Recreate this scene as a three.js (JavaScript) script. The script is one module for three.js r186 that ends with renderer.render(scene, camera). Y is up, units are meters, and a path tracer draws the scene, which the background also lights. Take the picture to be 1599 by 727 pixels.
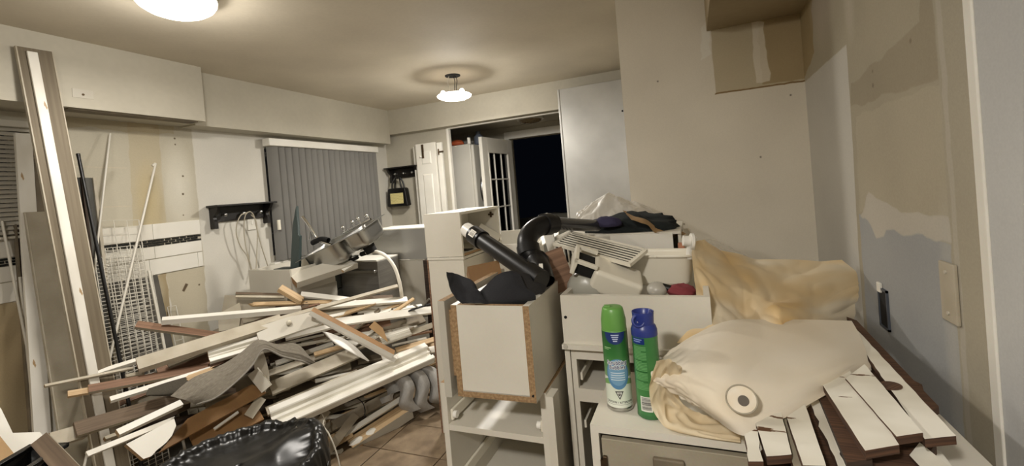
import * as THREE from 'three';
import { RoundedBoxGeometry } from 'three/addons/geometries/RoundedBoxGeometry.js';
import { mergeGeometries, mergeVertices } from 'three/addons/utils/BufferGeometryUtils.js';
import { RectAreaLightUniformsLib } from 'three/addons/lights/RectAreaLightUniformsLib.js';
import { ImprovedNoise } from 'three/addons/math/ImprovedNoise.js';

// ───────────── camera, night outside, exposure ─────────────
const scene = new THREE.Scene();
const F = 694.57, CY = 302.16, EYE = 1.45;                       // focal length and principal row in photo pixels, eye height in metres
const camera = new THREE.PerspectiveCamera(2 * Math.atan(363.5 / F) * 180 / Math.PI, 1599 / 727, 0.05, 60);
camera.rotation.order = 'YXZ';
camera.rotation.set(THREE.MathUtils.degToRad(-0.631), THREE.MathUtils.degToRad(22.247), THREE.MathUtils.degToRad(-4.832));
camera.position.set(0, EYE, 0);
camera.setViewOffset(1599, 727, 0, 363.5 - CY, 1599, 727);
camera.updateMatrixWorld();
scene.add(camera);
scene.background = new THREE.Color(0.0012, 0.0016, 0.0028);      // a night sky
const renderer = new THREE.WebGLRenderer({ antialias: true });
renderer.toneMapping = THREE.LinearToneMapping;
renderer.toneMappingExposure = 1.0;
renderer.shadowMap.enabled = true;
RectAreaLightUniformsLib.init();
const LAMP_NEAR = 2.5, LAMP_FAR = 3.9, FILL_BEHIND = 6.2, WARM = new THREE.Color(1.0, 0.955, 0.89);   // candela

// ───────────── helpers ─────────────
const V = (x, y, z) => new THREE.Vector3(x, y, z);
function rngOf(seed) { let s = seed >>> 0; return () => { s = (s + 0x6d2b79f5) | 0; let t = Math.imul(s ^ (s >>> 15), 1 | s); t = (t + Math.imul(t ^ (t >>> 7), 61 | t)) ^ t; return ((t ^ (t >>> 14)) >>> 0) / 4294967296; }; }
const rnd = rngOf(77), rr = (a, b) => a + (b - a) * rnd();
const noise = new ImprovedNoise();
// points measured in the photograph, placed on a real plane of the room or at a distance
const ray = (px, py) => V((px - 799.5) / F, -(py - CY) / F, -1).applyEuler(camera.rotation);
const eye = V(0, EYE, 0);
const ox = (px, py, x) => { const r = ray(px, py); return r.multiplyScalar(x / r.x).add(eye); };
const oy = (px, py, y) => { const r = ray(px, py); return r.multiplyScalar((y - EYE) / r.y).add(eye); };
const oz = (px, py, z) => { const r = ray(px, py); return r.multiplyScalar(z / r.z).add(eye); };
const od = (px, py, d) => ray(px, py).multiplyScalar(d).add(eye);
const used = {};
const numbered = (n) => { const k = used[n] = (used[n] ?? -1) + 1; return k ? `${n}_${String(k).padStart(3, '0')}` : n; };
function tag(o, label, category, group, kind) {
  if (label) o.userData.label = label;
  if (category) o.userData.category = category;
  if (group) o.userData.group = group;
  if (kind) o.userData.kind = kind;
  return o;
}
function mesh(name, geo, mat, parent, pos, rot) {
  const m = new THREE.Mesh(geo, mat);
  m.name = parent ? name : numbered(name);
  m.castShadow = m.receiveShadow = true;
  if (pos) m.position.copy(pos);
  if (rot) m.rotation.set(...rot);
  (parent || scene).add(m);
  return m;
}
const partNo = new Map();
function part(name, geo, mat, parent, pos, rot) {                 // a child, numbered within its parent
  const key = parent.uuid + name, k = partNo.get(key) ?? 0; partNo.set(key, k + 1);
  return mesh(k ? `${name}_${String(k).padStart(3, '0')}` : name, geo, mat, parent, pos, rot);
}
function thing(name, label, category, pos = V(0, 0, 0), turn = 0, group) {
  const o = new THREE.Group(); o.name = numbered(name); o.position.copy(pos); o.rotation.y = turn; scene.add(o);
  return tag(o, label, category, group);
}
const solo = (name, geo, mat, label, category, group, pos, rot) => tag(mesh(name, geo, mat, null, pos, rot), label, category, group);
const struct = (name, geo, mat, parent, pos, rot) => { const m = mesh(name, geo, mat, parent, pos, rot); m.userData.kind = 'structure'; return m; };
// uv in metres by the dominant axis of each vertex normal
function metreUV(g, du = 0, dv = 0) {
  const p = g.attributes.position, n = g.attributes.normal, uv = new Float32Array(p.count * 2);
  for (let i = 0; i < p.count; i++) {
    const ax = Math.abs(n.getX(i)), ay = Math.abs(n.getY(i)), az = Math.abs(n.getZ(i));
    const [u, v] = ay >= ax && ay >= az ? [p.getX(i), p.getZ(i)] : az >= ax ? [p.getX(i), p.getY(i)] : [p.getZ(i), p.getY(i)];
    uv[2 * i] = u + du; uv[2 * i + 1] = v + dv;
  }
  g.setAttribute('uv', new THREE.BufferAttribute(uv, 2));
  return g;
}
const box = (w, h, d, r = 0) => metreUV(r ? new RoundedBoxGeometry(w, h, d, 1, r) : new THREE.BoxGeometry(w, h, d), rnd() * 3, rnd() * 3);
// a box given by its extents, its geometry in place
function slabBox(x0, x1, y0, y1, z0, z1, r = 0) { const g = box(x1 - x0, y1 - y0, z1 - z0, r); g.translate((x0 + x1) / 2, (y0 + y1) / 2, (z0 + z1) / 2); return g; }
function tube(pts, r, seg = 40, rs = 8, closed = false) { return new THREE.TubeGeometry(new THREE.CatmullRomCurve3(pts, closed, 'centripetal'), seg, r, rs, closed); }
function bar(a, b, r, rs = 6) { const g = new THREE.CylinderGeometry(r, r, a.distanceTo(b), rs); g.rotateZ(-Math.PI / 2); g.applyQuaternion(new THREE.Quaternion().setFromUnitVectors(V(1, 0, 0), b.clone().sub(a).normalize())); const m = a.clone().add(b).multiplyScalar(0.5); g.translate(m.x, m.y, m.z); return g; }
const merge = (list) => mergeGeometries(list.map((g) => { const q = g.index ? g.toNonIndexed() : g; for (const k of Object.keys(q.attributes)) if (!['position', 'normal', 'uv'].includes(k)) q.deleteAttribute(k); q.clearGroups?.(); return q; }), false);
// a sheet through a grid of points, smoothed, with folds
const creased = (r) => ({ getPoint(t) { const k = Math.min(r.length - 2, Math.floor(t * (r.length - 1))); return r[k].clone().lerp(r[k + 1], t * (r.length - 1) - k); } });
function sheet(grid, nu, nv, fold, crisp = false) {
  const curve = (r) => (crisp ? creased(r) : new THREE.CatmullRomCurve3(r, false, 'centripetal')), rows = grid.map(curve), pos = [], uv = [], idx = [];
  for (let j = 0; j <= nv; j++) {
    for (let i = 0; i <= nu; i++) {
      const c = curve(rows.map((r) => r.getPoint(i / nu)));
      const p = c.getPoint(j / nv); pos.push(p.x, p.y, p.z); uv.push(i / nu, j / nv);
      if (i < nu && j < nv) { const a = j * (nu + 1) + i, b = a + 1, d = a + nu + 1, e = d + 1; idx.push(a, b, d, b, e, d); }
    }
  }
  const g = new THREE.BufferGeometry();
  g.setAttribute('position', new THREE.Float32BufferAttribute(pos, 3)); g.setAttribute('uv', new THREE.Float32BufferAttribute(uv, 2)); g.setIndex(idx);
  g.computeVertexNormals();
  if (fold) {
    const P = g.attributes.position, N = g.attributes.normal;
    for (let i = 0; i < P.count; i++) { const a = fold(uv[2 * i], uv[2 * i + 1], P.getX(i), P.getY(i), P.getZ(i)); P.setXYZ(i, P.getX(i) + N.getX(i) * a, P.getY(i) + N.getY(i) * a, P.getZ(i) + N.getZ(i) * a); }
    g.computeVertexNormals();
  }
  return g;
}
const ridge = (x, y, z) => 1 - 2 * Math.abs(noise.noise(x, y, z));

// ───────────── textures ─────────────
function fbm(x, y, o = 4, s = 0) { let a = 0, k = 1, t = 0; for (let i = 0; i < o; i++) { a += k * noise.noise(x, y, s + i * 7.3); t += k; x *= 2; y *= 2; k *= 0.5; } return a / t; }
function tex(w, h, f, srgb = true) {                              // f(u, v) in 0..1 gives [r, g, b] in 0..255
  const d = new Uint8Array(w * h * 4);
  for (let y = 0; y < h; y++) for (let x = 0; x < w; x++) { const c = f(x / w, y / h), i = (y * w + x) * 4; for (let k = 0; k < 3; k++) d[i + k] = Math.max(0, Math.min(255, c[k])); d[i + 3] = 255; }
  const t = new THREE.DataTexture(d, w, h); t.wrapS = t.wrapT = THREE.RepeatWrapping; t.magFilter = THREE.LinearFilter; t.minFilter = THREE.LinearMipmapLinearFilter; t.generateMipmaps = true;
  if (srgb) t.colorSpace = THREE.SRGBColorSpace; t.needsUpdate = true; return t;
}
// noise that wraps around once in u and v
const wrapped = (f) => (u, v) => { const a = Math.min(1, Math.max(0, (u - 0.8) / 0.2)), b = Math.min(1, Math.max(0, (v - 0.8) / 0.2)); return (f(u, v) * (1 - a) + f(u - 1, v) * a) * (1 - b) + (f(u, v - 1) * (1 - a) + f(u - 1, v - 1) * a) * b; };
const mixc = (a, b, t) => a.map((x, i) => x + (b[i] - x) * t), cl = (x) => Math.max(0, Math.min(1, x));
function scaled(t, su, sv) { t.repeat.set(1 / su, 1 / sv); return t; }   // one repeat covers su by sv metres
function woodTex(light, dark, seed, len = 0.9, wid = 0.22) {
  const grain = wrapped((u, v) => fbm(u * 2.2, v * 26, 4, seed)), broad = wrapped((u, v) => fbm(u * 3, v * 4, 3, seed + 31));
  return scaled(tex(384, 192, (u, v) => mixc(light, dark, cl(0.45 + grain(u, v) * 1.3 + broad(u, v) * 0.5))), len, wid);
}
function mottle(a, b, seed, size = 0.8, freq = 5, gain = 1.2, fine = 6) {
  const m = wrapped((u, v) => fbm(u * freq, v * freq, 5, seed)), q = rngOf(seed + 5);
  return scaled(tex(256, 256, (u, v) => mixc(a, b, cl(0.5 + m(u, v) * gain)).map((x) => x + (q() - 0.5) * fine)), size, size);
}
function flakyPaint(paint, under, seed, size = 0.7, share = 0.16) {
  const m = wrapped((u, v) => fbm(u * 7, v * 16, 4, seed)), s = wrapped((u, v) => fbm(u * 4, v * 4, 3, seed + 9));
  return scaled(tex(512, 256, (u, v) => { const k = m(u, v) + 0.25 * s(u, v); return k > share + 0.14 ? under : mixc(paint, [paint[0] - 26, paint[1] - 28, paint[2] - 32], cl(0.5 + s(u, v) * 1.4)); }), size, size / 2);
}
const std = (o) => new THREE.MeshStandardMaterial(o);
const M = {
  white: std({ map: mottle([236, 233, 224], [222, 218, 206], 3, 0.9, 4, 1, 3), roughness: 0.5 }),
  laminate: std({ map: mottle([224, 219, 206], [214, 208, 193], 8, 0.9, 4, 1, 3), roughness: 0.42 }),
  laminateGrey: std({ map: mottle([196, 191, 178], [184, 178, 164], 12, 0.9, 4, 1, 3), roughness: 0.45 }),
  trim: std({ map: flakyPaint([240, 237, 228], [168, 140, 102], 21, 0.9, 0.3), roughness: 0.45 }),
  flaky: std({ map: flakyPaint([243, 239, 226], [92, 62, 40], 33, 0.8, 0.2), roughness: 0.55 }),
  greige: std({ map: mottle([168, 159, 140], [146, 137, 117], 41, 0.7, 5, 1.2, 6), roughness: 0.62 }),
  taupe: std({ map: mottle([126, 115, 96], [102, 92, 75], 45, 0.6, 5, 1.5, 6), roughness: 0.7 }),
  jamb: std({ map: woodTex([124, 113, 94], [104, 93, 75], 51, 1.2, 0.3), roughness: 0.7 }),
  brown: std({ map: woodTex([146, 114, 90], [106, 78, 60], 55), roughness: 0.7 }),
  oldBrown: std({ map: woodTex([118, 100, 80], [78, 64, 50], 58), roughness: 0.75 }),
  redBrown: std({ map: woodTex([98, 68, 47], [58, 39, 27], 59, 0.5, 0.12), roughness: 0.75 }),
  darkBrown: std({ map: woodTex([66, 50, 38], [38, 28, 22], 61), roughness: 0.75 }),
  pine: std({ map: woodTex([206, 180, 142], [170, 140, 102], 64), roughness: 0.65 }),
  mdf: std({ map: mottle([150, 114, 72], [130, 96, 58], 67, 0.5, 6, 1, 8), roughness: 0.65 }),
  kraft: std({ map: mottle([184, 152, 108], [164, 132, 92], 69, 0.5, 6, 1, 8), roughness: 0.8 }),
  particle: std({ map: mottle([174, 144, 106], [134, 106, 74], 71, 0.07, 9, 1.5, 26), roughness: 0.85 }),
  cream: std({ map: mottle([188, 180, 163], [166, 156, 136], 73, 0.5, 5, 1.2, 5), roughness: 0.6 }),
  steel: std({ color: 0xb9b8b4, metalness: 1, roughness: 0.32 }),
  brushed: std({ map: woodTex([178, 176, 172], [150, 148, 144], 75, 0.8, 0.1), metalness: 0.85, roughness: 0.38 }),
  sheetMetal: std({ map: mottle([196, 195, 190], [176, 175, 171], 77, 1.1, 4, 1.2, 3), metalness: 0.55, roughness: 0.36 }),
  chrome: std({ color: 0xd8d8d8, metalness: 1, roughness: 0.1 }),
  brass: std({ color: 0x5a4a38, metalness: 0.8, roughness: 0.45 }),
  black: std({ color: 0x121110, roughness: 0.4 }),
  blackWood: std({ color: 0x17130f, roughness: 0.45 }),
  abs: std({ color: 0x0f0f10, roughness: 0.38 }),
  cloth: std({ map: mottle([40, 40, 43], [28, 28, 31], 79, 0.2, 8, 1, 8), roughness: 0.95 }),
  felt: std({ map: mottle([142, 137, 128], [116, 111, 102], 81, 0.25, 9, 1.6, 18), roughness: 1 }),
  plastic: std({ color: 0xe9e3d2, roughness: 0.35 }),
  plasticWhite: std({ color: 0xf2efe6, roughness: 0.35 }),
  wire: std({ color: 0xcfcabd, roughness: 0.4 }),
  blindGrey: std({ map: mottle([120, 118, 113], [113, 111, 106], 83, 0.6, 3, 0.8, 3), roughness: 0.75 }),
  vinyl: std({ map: mottle([176, 174, 170], [158, 156, 152], 85, 0.3, 5, 1, 3), roughness: 0.5 }),
  dark: std({ color: 0x0d0c0b, roughness: 0.8 }),
  enamel: std({ map: mottle([196, 193, 184], [188, 185, 175], 87, 0.8, 3, 1, 2), roughness: 0.35 }),
  pex: std({ color: 0xefeadd, roughness: 0.35 }),
};

// ───────────── the room ─────────────
const CEIL = 2.4, LEFT = -3.15, RIGHT = 0.5, NEARZ = 1.6, BACK = -4.1, STUB = -2.39;
// a painted face: draw(ctx) works in metres, y up; fine grain is laid over it
function painted(u0, W, H, pxm, draw, grain = 7, seed = 1) {
  const c = document.createElement('canvas'); c.width = Math.round(W * pxm); c.height = Math.round(H * pxm);
  const g = c.getContext('2d'); g.setTransform(pxm, 0, 0, -pxm, -u0 * pxm, H * pxm); draw(g);
  const im = g.getImageData(0, 0, c.width, c.height), d = im.data, q = rngOf(seed);
  for (let y = 0; y < c.height; y++) for (let x = 0; x < c.width; x++) {
    const k = fbm(x / pxm * 2.3, y / pxm * 2.3, 3, seed) * 14 + (q() - 0.5) * grain, i = (y * c.width + x) * 4;
    d[i] += k; d[i + 1] += k; d[i + 2] += k * 0.95;
  }
  const t = new THREE.DataTexture(new Uint8Array(d), c.width, c.height); t.flipY = true; t.colorSpace = THREE.SRGBColorSpace; t.magFilter = THREE.LinearFilter; t.minFilter = THREE.LinearMipmapLinearFilter; t.generateMipmaps = true; t.wrapS = t.wrapT = THREE.RepeatWrapping;
  t.repeat.set(1 / W, 1 / H); t.offset.set(-u0 / W, 0); t.needsUpdate = true;
  return std({ map: t, roughness: 0.75 });
}
const rgb = (r, g, b, a = 1) => `rgba(${r},${g},${b},${a})`;
function poly(g, color, pts, rag = 0, seed = 1) {
  g.fillStyle = color; g.beginPath();
  pts.forEach((a, i) => { const b = pts[(i + 1) % pts.length], n = rag ? Math.max(2, Math.ceil(Math.hypot(b[0] - a[0], b[1] - a[1]) / 0.03)) : 1;
    for (let k = 0; k < n; k++) { const x = a[0] + (b[0] - a[0]) * k / n, y = a[1] + (b[1] - a[1]) * k / n; g[i + k ? 'lineTo' : 'moveTo'](x + rag * fbm(x * 12, y * 12, 3, seed), y + rag * fbm(x * 12, y * 12, 3, seed + 20)); } });
  g.closePath(); g.fill();
}
function soft(g, color, x, y, rx, ry) { const [r, gg, b] = color, s = g.createRadialGradient(0, 0, 0, 0, 0, 1); s.addColorStop(0, rgb(r, gg, b, color[3] ?? 0.8)); s.addColorStop(0.55, rgb(r, gg, b, (color[3] ?? 0.8) * 0.6)); s.addColorStop(1, rgb(r, gg, b, 0)); g.save(); g.translate(x, y); g.scale(rx, ry); g.fillStyle = s; g.fillRect(-1, -1, 2, 2); g.restore(); }
function slabWall(pts, holes, depth) { const s = new THREE.Shape(pts.map((p) => new THREE.Vector2(...p))); for (const h of holes) s.holes.push(new THREE.Path(h.map((p) => new THREE.Vector2(...p)))); return new THREE.ExtrudeGeometry(s, { depth, bevelEnabled: false }); }
const rect = (a, b, c, d) => [[a, c], [b, c], [b, d], [a, d]];

// floor: grout bed and a tile for every place the camera can see
const floor = struct('floor', slabBox(-3.3, 0.65, -0.12, -0.006, -4.1, NEARZ + 0.15), std({ color: 0x3a2c20, roughness: 0.9 }));
{
  const tone = [0, 1, 2].map((k) => std({ map: mottle([150 - 6 * k, 132 - 6 * k, 108 - 6 * k], [112, 95, 75], 90 + k, 0.42, 5, 1.5, 8), roughness: 0.45 }));
  const g = new RoundedBoxGeometry(0.398, 0.02, 0.277, 1, 0.003); metreUV(g);
  for (let i = -4; i < 6; i++) for (let j = -4; j < 8; j++) {
    const x = -1.81 + (i + 0.5) * 0.404, z = -2.343 + (j + 0.5) * 0.283;
    if (x > -3.0 && x < -0.3) part('floor_tile', g, tone[(i * 5 + j * 3 + 40) % 3], floor, V(x, -0.01, z)).rotation.y = (i + j) % 2 ? Math.PI : 0;
  }
}
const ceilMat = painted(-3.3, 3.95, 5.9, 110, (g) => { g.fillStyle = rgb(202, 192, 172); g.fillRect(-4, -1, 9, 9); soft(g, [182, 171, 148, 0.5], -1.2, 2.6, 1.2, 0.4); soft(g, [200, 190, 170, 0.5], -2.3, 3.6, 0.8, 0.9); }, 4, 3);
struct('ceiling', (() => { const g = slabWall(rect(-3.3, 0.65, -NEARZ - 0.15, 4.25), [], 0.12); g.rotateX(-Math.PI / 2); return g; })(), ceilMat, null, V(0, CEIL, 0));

// left wall with two window openings
const WIN = [2.56, 3.78, 1.02, 2.0], WIN0 = [-0.35, 1.2, 1.42, 2.0];
const leftMat = painted(-1.75, 5.85, 2.4, 330, (g) => {
  g.fillStyle = rgb(208, 204, 193); g.fillRect(-3, 0, 9, 3);
  poly(g, rgb(184, 177, 158), rect(-1.75, 2.012, 1.1, 2.4), 0.012, 4);
  poly(g, rgb(172, 154, 114, 0.35), [[1.64, 2.1], [1.81, 2.1], [1.8, 1.4], [1.62, 1.4]], 0.014, 5);
  poly(g, rgb(168, 150, 112, 0.4), rect(1.3, 1.9, 1.995, 2.1), 0.03, 6);
  soft(g, [226, 222, 208, 0.7], 1.9, 1.65, 0.12, 0.35); soft(g, [188, 166, 112, 0.4], 1.72, 1.55, 0.09, 0.3);
  poly(g, rgb(160, 144, 112), rect(-1.75, 1.78, 0, 1.1), 0.02, 7);
  poly(g, rgb(184, 175, 153), rect(1.78, 2.012, 0, 1.1), 0.02, 8);
  soft(g, [140, 120, 86, 0.5], 1.1, 0.9, 0.2, 0.35); soft(g, [214, 204, 180, 0.6], 1.72, 1.0, 0.05, 0.12);
  g.strokeStyle = rgb(196, 184, 160, 0.8); g.lineWidth = 0.004; for (const y of [1.78, 1.55]) { g.beginPath(); g.moveTo(1.2, y); g.lineTo(1.62, y - 0.01); g.stroke(); }
  g.fillStyle = rgb(92, 80, 60); for (const [x, y, r] of [[1.93, 1.72, 0.006], [1.92, 1.6, 0.007], [1.9, 1.97, 0.006], [1.9, 1.93, 0.005], [1.91, 1.46, 0.004], [1.97, 0.98, 0.006]]) { g.beginPath(); g.arc(x, y, r, 0, 7); g.fill(); }
  poly(g, rgb(82, 66, 46), [[1.86, 0.965], [1.885, 1.01], [1.9, 1.0], [1.872, 0.955]], 0.004, 9);
}, 6, 11);
const wallLeft = struct('wall_left', (() => { const g = slabWall(rect(-1.75, 4.1, 0, CEIL), [rect(...WIN), rect(...WIN0)], 0.16); g.rotateY(Math.PI / 2); return g; })(), leftMat, null, V(LEFT - 0.16, 0, 0));
{
  const tm = [std({ map: mottle([232, 229, 220], [224, 220, 208], 14, 0.5, 3, 1, 2), roughness: 0.22 }), std({ map: mottle([226, 222, 211], [218, 213, 200], 15, 0.5, 3, 1, 2), roughness: 0.22 })];
  const rows = [[1.322, 1.42, -2.01], [1.203, 1.279, -1.72], [1.102, 1.2, -1.975]];
  for (const [y0, y1, z0] of rows) {
    const cut = (a, b) => { a = Math.max(a, -2.008); b = Math.min(b, -0.3); if (b - a > 0.02) part('wall_tile', slabBox(LEFT - 0.002, LEFT + 0.007, y0 + 0.001, y1 - 0.001, a + 0.001, b - 0.001, 0.0015), tm[Math.abs(Math.round(a * 10)) % 2], wallLeft, V(-(LEFT - 0.16), 0, 0)); };
    for (let z = z0 - 0.29; z < -0.3; z += 0.29) cut(z, z + 0.29);
  }
  const list = [], q = rngOf(5);
  for (let r = 0; r < 3; r++) for (let z = -2.006 + (r % 2) * 0.022; z < -0.5; z += 0.046) { const g = new THREE.BoxGeometry(0.006, 0.0105, Math.min(0.043, 0.03 + q() * 0.02)); g.translate(LEFT + 0.003, 1.2865 + r * 0.0138, z + 0.02); list.push(g); }
  const mo = part('mosaic_tile', metreUV(merge(list)), std({ color: 0x16191a, roughness: 0.15 }), wallLeft, V(-(LEFT - 0.16), 0, 0)); mo.userData.kind = 'stuff';
  for (const c of wallLeft.children) c.position.set(-(LEFT - 0.16), 0, 0);
}
// two lowered boxes along the left wall
struct('soffit_left', slabBox(LEFT, -2.88, 2.05, CEIL, -1.935, NEARZ), M.soffit = painted(-5, 10, 10, 60, (g) => { g.fillStyle = rgb(184, 178, 162); g.fillRect(-6, -6, 20, 20); }, 4, 19));
struct('trim_1', slabBox(-2.98, -2.9, 2.044, 2.052, -1.9, -1.26), M.taupe);
struct('soffit_window', slabBox(LEFT, -2.985, 2.04, CEIL, -3.97, -1.935), M.soffit);
struct('soffit_back', slabBox(-2.985, -0.42, 2.14, CEIL, BACK, -3.97), M.soffit);
// back wall with the opening to the utility room
struct('wall_back', (() => { return slabWall([[-3.31, 0], [-2.345, 0], [-2.345, 2.145], [-0.3, 2.145], [-0.3, 2.4], [-3.31, 2.4]], [], 0.04); })(), M.soffit, null, V(0, 0, BACK - 0.04));
struct('trim_2', slabBox(-2.362, -2.332, 0, 2.14, -4.14, -4.09, 0.004), M.white);
struct('trim_3', slabBox(-2.33, -0.44, 2.13, 2.145, -4.14, -4.088, 0.003), M.white);
// the white partition and what runs back behind it
const stubMat = painted(-0.31, 0.97, 2.4, 360, (g) => {
  g.fillStyle = rgb(222, 214, 197); g.fillRect(-1, 0, 4, 3);
  poly(g, rgb(190, 177, 148), rect(0.13, 0.7, 1.825, 2.4), 0.006, 3);
  poly(g, rgb(158, 138, 98, 0.75), rect(0.33, 0.7, 1.835, 2.4), 0.03, 5);
  poly(g, rgb(222, 214, 194, 0.8), [[0.3, 1.85], [0.36, 1.86], [0.35, 2.12], [0.31, 2.13]], 0.03, 8);
  g.strokeStyle = rgb(120, 92, 52); g.lineWidth = 0.006; g.beginPath(); g.moveTo(0.13, 1.826); for (let x = 0.13; x < 0.52; x += 0.01) g.lineTo(x, 1.826 + 0.006 * fbm(x * 30, 3)); g.stroke();
  poly(g, rgb(232, 228, 216, 0.7), [[0.075, 2.0], [0.125, 2.02], [0.125, 2.2], [0.09, 2.15]], 0.03, 12);
  g.fillStyle = rgb(120, 112, 96); for (const [x, y] of [[-0.13, 1.93], [-0.06, 1.2], [0.3, 1.5], [0.44, 1.77]]) { g.beginPath(); g.arc(x, y, 0.004, 0, 7); g.fill(); }
}, 5, 23);
struct('wall_partition', slabWall(rect(-0.31, 0.66, 0, CEIL), [], 0.12), stubMat, null, V(0, 0, STUB - 0.12));
struct('wall_partition_side', slabBox(-0.3, -0.18, 0, CEIL, BACK - 0.12, STUB - 0.12), M.soffit);
struct('soffit_partition', slabBox(0.112, RIGHT, 2.132, CEIL, STUB, -1.85), M.rawSoffit = painted(-5, 10, 10, 60, (g) => { g.fillStyle = rgb(160, 144, 114); g.fillRect(-6, -6, 20, 20); }, 5, 29));
// right wall: bare board, filler and old paint
const rightMat = painted(-2.6, 4.35, 2.4, 330, (g) => {
  g.fillStyle = rgb(163, 154, 133); g.fillRect(-3, 0, 6, 3);
  poly(g, rgb(150, 132, 96), [[-2.6, 1.8], [-2.2, 1.9], [-2.15, 2.4], [-2.6, 2.4]], 0.05, 2);
  soft(g, [183, 171, 157, 0.8], -2.05, 2.1, 0.2, 0.25); soft(g, [186, 179, 164, 0.7], -1.75, 1.95, 0.06, 0.14);
  poly(g, rgb(149, 139, 117, 0.9), [[-1.8, 1.62], [-1.22, 1.61], [-1.22, 2.0], [-1.3, 1.75], [-1.78, 1.7]], 0.02, 3);
  poly(g, rgb(171, 162, 141, 0.8), [[-1.8, 1.28], [-1.22, 1.3], [-1.22, 1.6], [-1.76, 1.59]], 0.02, 4);
  poly(g, rgb(154, 155, 154), [[-1.82, 0], [-1.2, 0], [-1.2, 1.25], [-1.8, 1.27]], 0.02, 5);
  poly(g, rgb(183, 177, 164), [[-1.79, 1.27], [-1.7, 1.345], [-1.5, 1.3], [-1.24, 1.31], [-1.21, 1.255], [-1.45, 1.25], [-1.58, 1.235], [-1.66, 1.2], [-1.7, 1.25]], 0.035, 6);
  soft(g, [179, 176, 167, 0.7], -1.25, 1.05, 0.05, 0.35);
  poly(g, rgb(165, 157, 138), rect(-1.235, -1.125, 0, 2.4), 0.012, 7);
  poly(g, rgb(177, 171, 156, 0.8), rect(-1.225, -1.205, 0, 1.9), 0.012, 8);
  poly(g, rgb(192, 188, 178), [[-2.6, 1.8], [-2.39, 1.822], [-1.8, 1.832], [-1.812, 1.5], [-1.835, 1.15], [-1.84, 0], [-2.6, 0]], 0.004, 9);
  poly(g, rgb(194, 191, 183), rect(-1.122, -1.093, 0, 2.4), 0.01, 10);
  g.fillStyle = rgb(188, 188, 186); g.fillRect(-1.094, 0, 4, 2.4);
  g.strokeStyle = rgb(90, 81, 65); g.lineWidth = 0.004; g.beginPath(); for (let y = 1.3; y < 2.4; y += 0.01) g[y > 1.3 ? 'lineTo' : 'moveTo'](-1.124 + 0.006 * fbm(y * 25, 7), y); g.stroke();
  g.fillStyle = rgb(123, 112, 92); for (const [x, y, r] of [[-1.6, 1.66, 0.007], [-1.595, 1.7, 0.005], [-1.35, 1.72, 0.006], [-1.45, 1.9, 0.005]]) { g.beginPath(); g.arc(x, y, r, 0, 7); g.fill(); }
}, 6, 31);
const wallRight = struct('wall_right', (() => { const g = slabWall(rect(-2.51, 1.75, 0, CEIL), [], 0.14); g.rotateY(-Math.PI / 2); return g; })(), rightMat, null, V(RIGHT + 0.14, 0, 0));
struct('trim_4', (() => { const g = slabBox(RIGHT - 0.004, RIGHT + 0.01, 0, CEIL, -1.122, -1.094, 0.003); return g; })(), M.white);
struct('wall_front', slabBox(-3.31, 0.66, 0, CEIL, NEARZ, NEARZ + 0.14), M.taupe);

// utility room beyond the opening, and the doorway to the night
const UZ = -5.1;
struct('floor_utility', slabBox(-3.4, -0.1, -0.12, 0, UZ - 0.12, BACK), M.taupe);
struct('ceiling_utility', slabBox(-3.4, -0.1, 2.21, 2.37, UZ - 0.12, BACK - 0.04), M.soffit);
struct('wall_utility_left', slabBox(-3.4, -3.28, 0, 2.3, UZ - 0.12, BACK - 0.04), M.soffit);
struct('wall_utility_right', slabBox(-0.3, -0.18, 0, 2.3, UZ - 0.12, BACK - 0.12), M.soffit);
struct('wall_utility_back', (() => slabWall([[-3.4, 0], [-2.06, 0], [-2.06, 2.06], [-1.0, 2.06], [-1.0, 0], [-0.18, 0], [-0.18, 2.3], [-3.4, 2.3]], [], 0.12))(), M.soffit, null, V(0, 0, UZ - 0.12));
struct('trim_5', merge([slabBox(-2.12, -0.94, 2.06, 2.15, UZ - 0.01, UZ + 0.022, 0.004), slabBox(-1.0, -0.93, 0, 2.06, UZ - 0.01, UZ + 0.022, 0.004), slabBox(-2.12, -2.06, 0, 2.06, UZ - 0.01, UZ + 0.022, 0.004)]), M.white);
struct('ground', slabBox(-9, 6, -0.3, -0.1, -16, UZ - 0.12), std({ color: 0x3a3a34, roughness: 1 }));

// ───────────── lamps ─────────────
function lampLight(parent, x, y, z, power, size, side = 0.2) {
  const l = new THREE.PointLight(WARM, power * 0.4, 0, 2); l.name = 'bulb_light'; l.position.set(x, y, z); l.castShadow = true; l.shadow.radius = size; parent.add(l);
  const a = new THREE.RectAreaLight(WARM, power * 2.1 / (side * side), side, side); a.name = 'dome_light'; a.position.set(x, y + 0.01, z); a.rotation.x = -Math.PI / 2; parent.add(a);   // what the wide underside gives
}
{
  const t = thing('ceiling_lamp', 'round frosted glass dome lamp fixed flat against the ceiling, glowing white', 'lamp', V(-1.985, CEIL, -1.255));
  part('base_plate', new THREE.CylinderGeometry(0.15, 0.15, 0.02, 40), M.white, t, V(0, -0.01, 0));
  const pr = [[0.15, -0.02], [0.148, -0.035], [0.135, -0.055], [0.11, -0.073], [0.075, -0.087], [0.035, -0.094], [0.001, -0.096]].map((p) => new THREE.Vector2(...p)).reverse();
  part('glass_dome', new THREE.LatheGeometry(pr, 48), std({ color: 0xfff6e6, roughness: 0.4, emissive: WARM, emissiveIntensity: 4 }), t);
  part('finial', new THREE.SphereGeometry(0.009, 12, 8), M.white, t, V(0, -0.101, 0));
  lampLight(t, 0, -0.125, 0, LAMP_NEAR, 3);
}
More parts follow.
